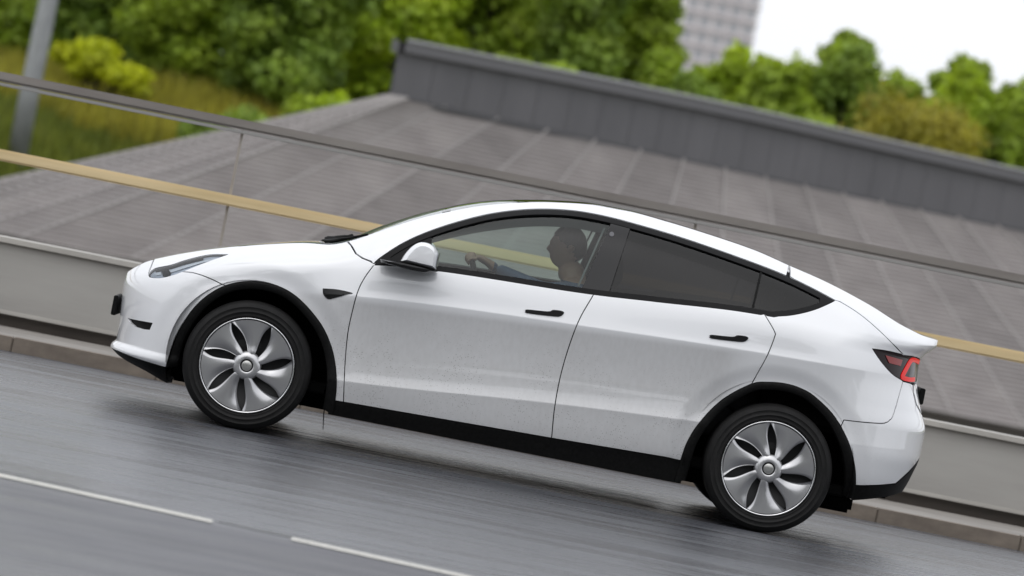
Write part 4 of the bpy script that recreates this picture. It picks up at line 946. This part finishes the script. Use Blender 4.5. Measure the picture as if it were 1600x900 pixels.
V = []; F = []; k = len(P_)
for yy in (-.80, .80): V += [(p[0], yy, p[1]) for p in P_]
F = [(j, (j+1) % k, k+(j+1) % k, k+j) for j in range(k)]+[tuple(range(k)), tuple(range(2*k-1, k-1, -1))]
obj('dashboard', V, F, M['dash'], car, smooth=False)
MB().box(-.60, -.575, -.19, .19, .88, 1.08, .01).build('display', M['gloss_black'], car)
# steering wheel: centre (-.44, -.38, 1.02)
sw = Matrix.Translation((-.285, -.38, 1.00)) @ Matrix.Rotation(R(-24), 4, 'Y')
def tor(Rr, r_, n=48, k=10):
    V = []; F = []
    for i in range(n):
        a = 2*math.pi*i/n
        for j in range(k):
            b = 2*math.pi*j/k; q = Rr+r_*math.cos(b); V.append((sw @ Vector((r_*math.sin(b), q*math.sin(a), q*math.cos(a))))[:])
    for i in range(n):
        for j in range(k): F.append((i*k+j, i*k+(j+1) % k, ((i+1) % n)*k+(j+1) % k, ((i+1) % n)*k+j))
    return V, F
V, F = tor(.175, .016); stw = obj('steering_wheel', V, F, M['satin_black'], car, smooth=True)
q = MB(); q.tube([(sw @ Vector((.0, 0, 0)))[:], (sw @ Vector((-.20, 0, -.02)))[:]], .04, 12); q.tube([(sw @ Vector((0, -.17, 0)))[:], (sw @ Vector((0, .17, 0)))[:]], .018, 8); q.tube([(sw @ Vector((0, 0, 0)))[:], (sw @ Vector((0, 0, -.17)))[:]], .018, 8)
q.build('steering_column', M['satin_black'], stw, smooth=True)
MB().box(-.56, -.50, -.10, .10, 1.345, 1.40, .015).build('rear_view_mirror', M['satin_black'], car)

# ------------------------------------------------------------------ the driver
def driver():
    y0 = YC-.38
    bm_v = {  # joint: (x, y, z, rx, ry)
     'pel': (.20, y0, .70, .135, .15), 'wst': (.245, y0, .84, .115, .145), 'chs': (.265, y0, .98, .125, .175), 'upc': (.255, y0, 1.085, .095, .15), 'nck': (.215, y0, 1.150, .088, .084), 'hd0': (.180, y0, 1.25, .088, .080),
     'lsh': (.235, y0-.185, 1.080, .068, .068), 'lel': (.065, y0-.255, 1.055, .054, .054), 'lfa': (-.06, y0-.215, 1.085, .050, .050), 'lwr': (-.205, y0-.115, 1.128, .030, .034),
     'rsh': (.235, y0+.185, 1.065, .068, .068), 'rel': (.05, y0+.25, .985, .050, .050), 'rfa': (-.06, y0+.215, 1.03, .048, .048), 'rwr': (-.205, y0+.14, 1.115, .030, .034),
     'lhp': (.12, y0-.09, .70, .10, .10), 'lkn': (-.26, y0-.12, .77, .07, .07), 'lan': (-.50, y0-.12, .44, .045, .045), 'lto': (-.66, y0-.12, .42, .04, .04),
     'rhp': (.12, y0+.09, .70, .10, .10), 'rkn': (-.26, y0+.12, .75, .07, .07), 'ran': (-.52, y0+.10, .44, .045, .045), 'rto': (-.68, y0+.10, .43, .04, .04)}
    ed = [('pel', 'wst'), ('wst', 'chs'), ('chs', 'upc'), ('upc', 'nck'), ('nck', 'hd0'), ('upc', 'lsh'), ('lsh', 'lel'), ('lel', 'lfa'), ('lfa', 'lwr'), ('upc', 'rsh'), ('rsh', 'rel'), ('rel', 'rfa'), ('rfa', 'rwr'), ('pel', 'lhp'), ('lhp', 'lkn'), ('lkn', 'lan'), ('lan', 'lto'), ('pel', 'rhp'), ('rhp', 'rkn'), ('rkn', 'ran'), ('ran', 'rto')]
    def skin(V, E, Rr, root=0, lv=2):
        me = bpy.data.meshes.new('tmp'); me.from_pydata(V, E, []); o = bpy.data.objects.new('tmp', me); COL.objects.link(o)
        o.modifiers.new('s', 'SKIN'); sub = o.modifiers.new('d', 'SUBSURF'); sub.levels = sub.render_levels = lv
        sv = me.skin_vertices[0].data
        for i, r_ in enumerate(Rr): sv[i].radius = r_; sv[i].use_root = (i == root)
        dg = bpy.context.evaluated_depsgraph_get(); ev = o.evaluated_get(dg); m2 = ev.to_mesh()
        Vv = [v.co[:] for v in m2.vertices]; Ff = [tuple(p.vertices) for p in m2.polygons]; ev.to_mesh_clear()
        bpy.data.objects.remove(o); bpy.data.meshes.remove(me); return Vv, Ff
    ks_ = list(bm_v); allm = MB()
    allm.add(*skin([bm_v[k_][:3] for k_ in ks_], [(ks_.index(a), ks_.index(b)) for a, b in ed], [bm_v[k_][3:] for k_ in ks_]))
    # head: skull with brow, nose, lips, chin; looks towards -x
    hc = np.array([.158, y0, 1.315]); V = []; F = []; nu, nv = 36, 30
    for i in range(nv+1):
        th = math.pi*i/nv; zz = math.cos(th)
        for j in range(nu):
            ph = 2*math.pi*j/nu; fx = -math.cos(ph); ly = math.sin(ph); rr = math.sin(th)
            hx_ = .098 if fx < 0 else .104; hy = .076
            if zz < 0: hy *= 1-.25*zz*zz; 
            x = fx*rr*hx_; y = ly*rr*hy; z = zz*.122
            if fx > 0 and zz < -.2: x *= 1-.55*min(1, (-.2-zz)/.6)          # nape
            fr_ = max(0, -fx)**6*rr                                        # face features along the mid line
            if zz < 0: x -= .012*fr_*math.exp(-((zz+.80)/.18)**2)          # chin
            x -= .024*fr_**2*max(0, 1-abs(ly)/.28)*math.exp(-((zz+.20)/.15)**2)   # nose
            x -= .007*fr_*math.exp(-((zz+.53)/.07)**2)-.006*fr_*math.exp(-((zz+.40)/.05)**2)   # lips
            x -= .007*fr_*math.exp(-((zz-.16)/.10)**2)                     # brow
            x += .007*max(0, -fx)**3*math.exp(-((zz+.02)/.08)**2)*math.exp(-((abs(ly)-.38)/.18)**2)   # eye sockets
            V.append(hc+np.array([x, y, z]))
    for i in range(nv):
        for j in range(nu): F.append((i*nu+j, (i+1)*nu+j, (i+1)*nu+(j+1) % nu, i*nu+(j+1) % nu))
    allm.add(V, F)
    for sgn in (-1, 1): allm.tube([(.170, y0+sgn*.066, 1.325), (.178, y0+sgn*.086, 1.318), (.172, y0+sgn*.076, 1.295)], [.012, .018, .009], 8)
    # hands: palm plus five fingers closing over the rim top
    wc = Vector(car.location)
    for sgn, nm in ((-1, 'lwr'), (1, 'rwr')):
        wv = Vector(bm_v[nm][:3]); ang = R(24)*sgn
        rimp = lambda a, rad=.175, f=0.: (sw @ Vector((f, rad*math.sin(a), rad*math.cos(a))))+wc
        kn = rimp(ang, .19, .035); vv = [wv, (wv+kn)/2+Vector((0, 0, .006)), kn]; allm.add(*skin([v[:] for v in vv], [(0, 1), (1, 2)], [(.030, .026), (.042, .018), (.040, .016)], lv=2))
        for fi in range(4):
            a = ang+sgn*(-.16+.115*fi); ln_ = (1, 1.1, 1.0, .8)[fi]
            pts = [rimp(a, .19, .03), rimp(a, .205, .004), rimp(a, .196, -.026*ln_), rimp(a, .165, -.030*ln_)]
            allm.add(*skin([v[:] for v in pts], [(0, 1), (1, 2), (2, 3)], [(.0095, .0095), (.009, .009), (.0085, .0085), (.007, .007)], lv=2))
        a = ang-sgn*.30; pts = [(wv+kn)/2+Vector((0, 0, -.004)), rimp(ang-sgn*.22, .17, .03), rimp(a, .155, .012), rimp(a-sgn*.05, .150, -.006)]
        allm.add(*skin([v[:] for v in pts], [(0, 1), (1, 2), (2, 3)], [(.016, .014), (.011, .011), (.010, .010), (.0075, .0075)], lv=2))
    me = bpy.data.meshes.new('person'); me.from_pydata(allm.V, [], allm.F)
    o = bpy.data.objects.new('person', me); COL.objects.link(o); md = o.modifiers.new('r', 'REMESH'); md.mode = 'VOXEL'; md.voxel_size = .006
    sm = o.modifiers.new('s', 'SMOOTH'); sm.factor = .5; sm.iterations = 2
    dg = bpy.context.evaluated_depsgraph_get(); m2 = bpy.data.meshes.new_from_object(o.evaluated_get(dg)); o.modifiers.clear(); o.data = m2; bpy.data.meshes.remove(me)
    m2.materials.clear(); m2.materials.append(M['denim']); m2.materials.append(M['skin']); m2.materials.append(mat('dark_trousers', (.02, .02, .025), .85))
    base = Vector((.2, y0, .62)); 
    for v in m2.vertices: v.co -= base
    o.location = base
    for p in m2.polygons:
        c = p.center+base; p.use_smooth = True
        p.material_index = 1 if (c.z > 1.135 and c.x > 0) or (c.x < -.225 and c.z > .98) else (2 if c.z < .76 else 0)
    tag(o, 'driver in a blue denim shirt with both hands on the steering wheel', 'person')
    # short dark hair, grown from the skull down to an uneven hairline
    Vh = []; Fh = []; nu2, nv2 = 72, 48
    for i in range(nv2+1):
        th = math.pi*.80*i/nv2; zz = math.cos(th)
        for j in range(nu2):
            ph = 2*math.pi*j/nu2; fx = -math.cos(ph); ly = math.sin(ph); rr = math.sin(th)
            k_ = 1.05+.010*math.sin(9*ph+5*th)+.008*math.sin(17*ph-11*th); hx_ = .098 if fx < 0 else .104
            x = fx*rr*hx_*k_
            if fx > 0 and zz < -.2: x *= 1-.55*min(1, (-.2-zz)/.6)
            Vh.append(Vector(hc+np.array([x, ly*rr*.076*k_, zz*.122*k_]))-base)
    for i in range(nv2):
        for j in range(nu2):
            ph = 2*math.pi*(j+.5)/nu2; fx = -math.cos(ph); zz = math.cos(math.pi*.80*(i+.5)/nv2)
            thr = .02-.50*fx if fx < 0 else .02-.62*fx
            if zz > thr+.03*math.sin(13*ph): Fh.append((i*nu2+j, (i+1)*nu2+j, (i+1)*nu2+(j+1) % nu2, i*nu2+(j+1) % nu2))
    obj('hair', Vh, Fh, M['hair'], o, smooth=True)
driver()
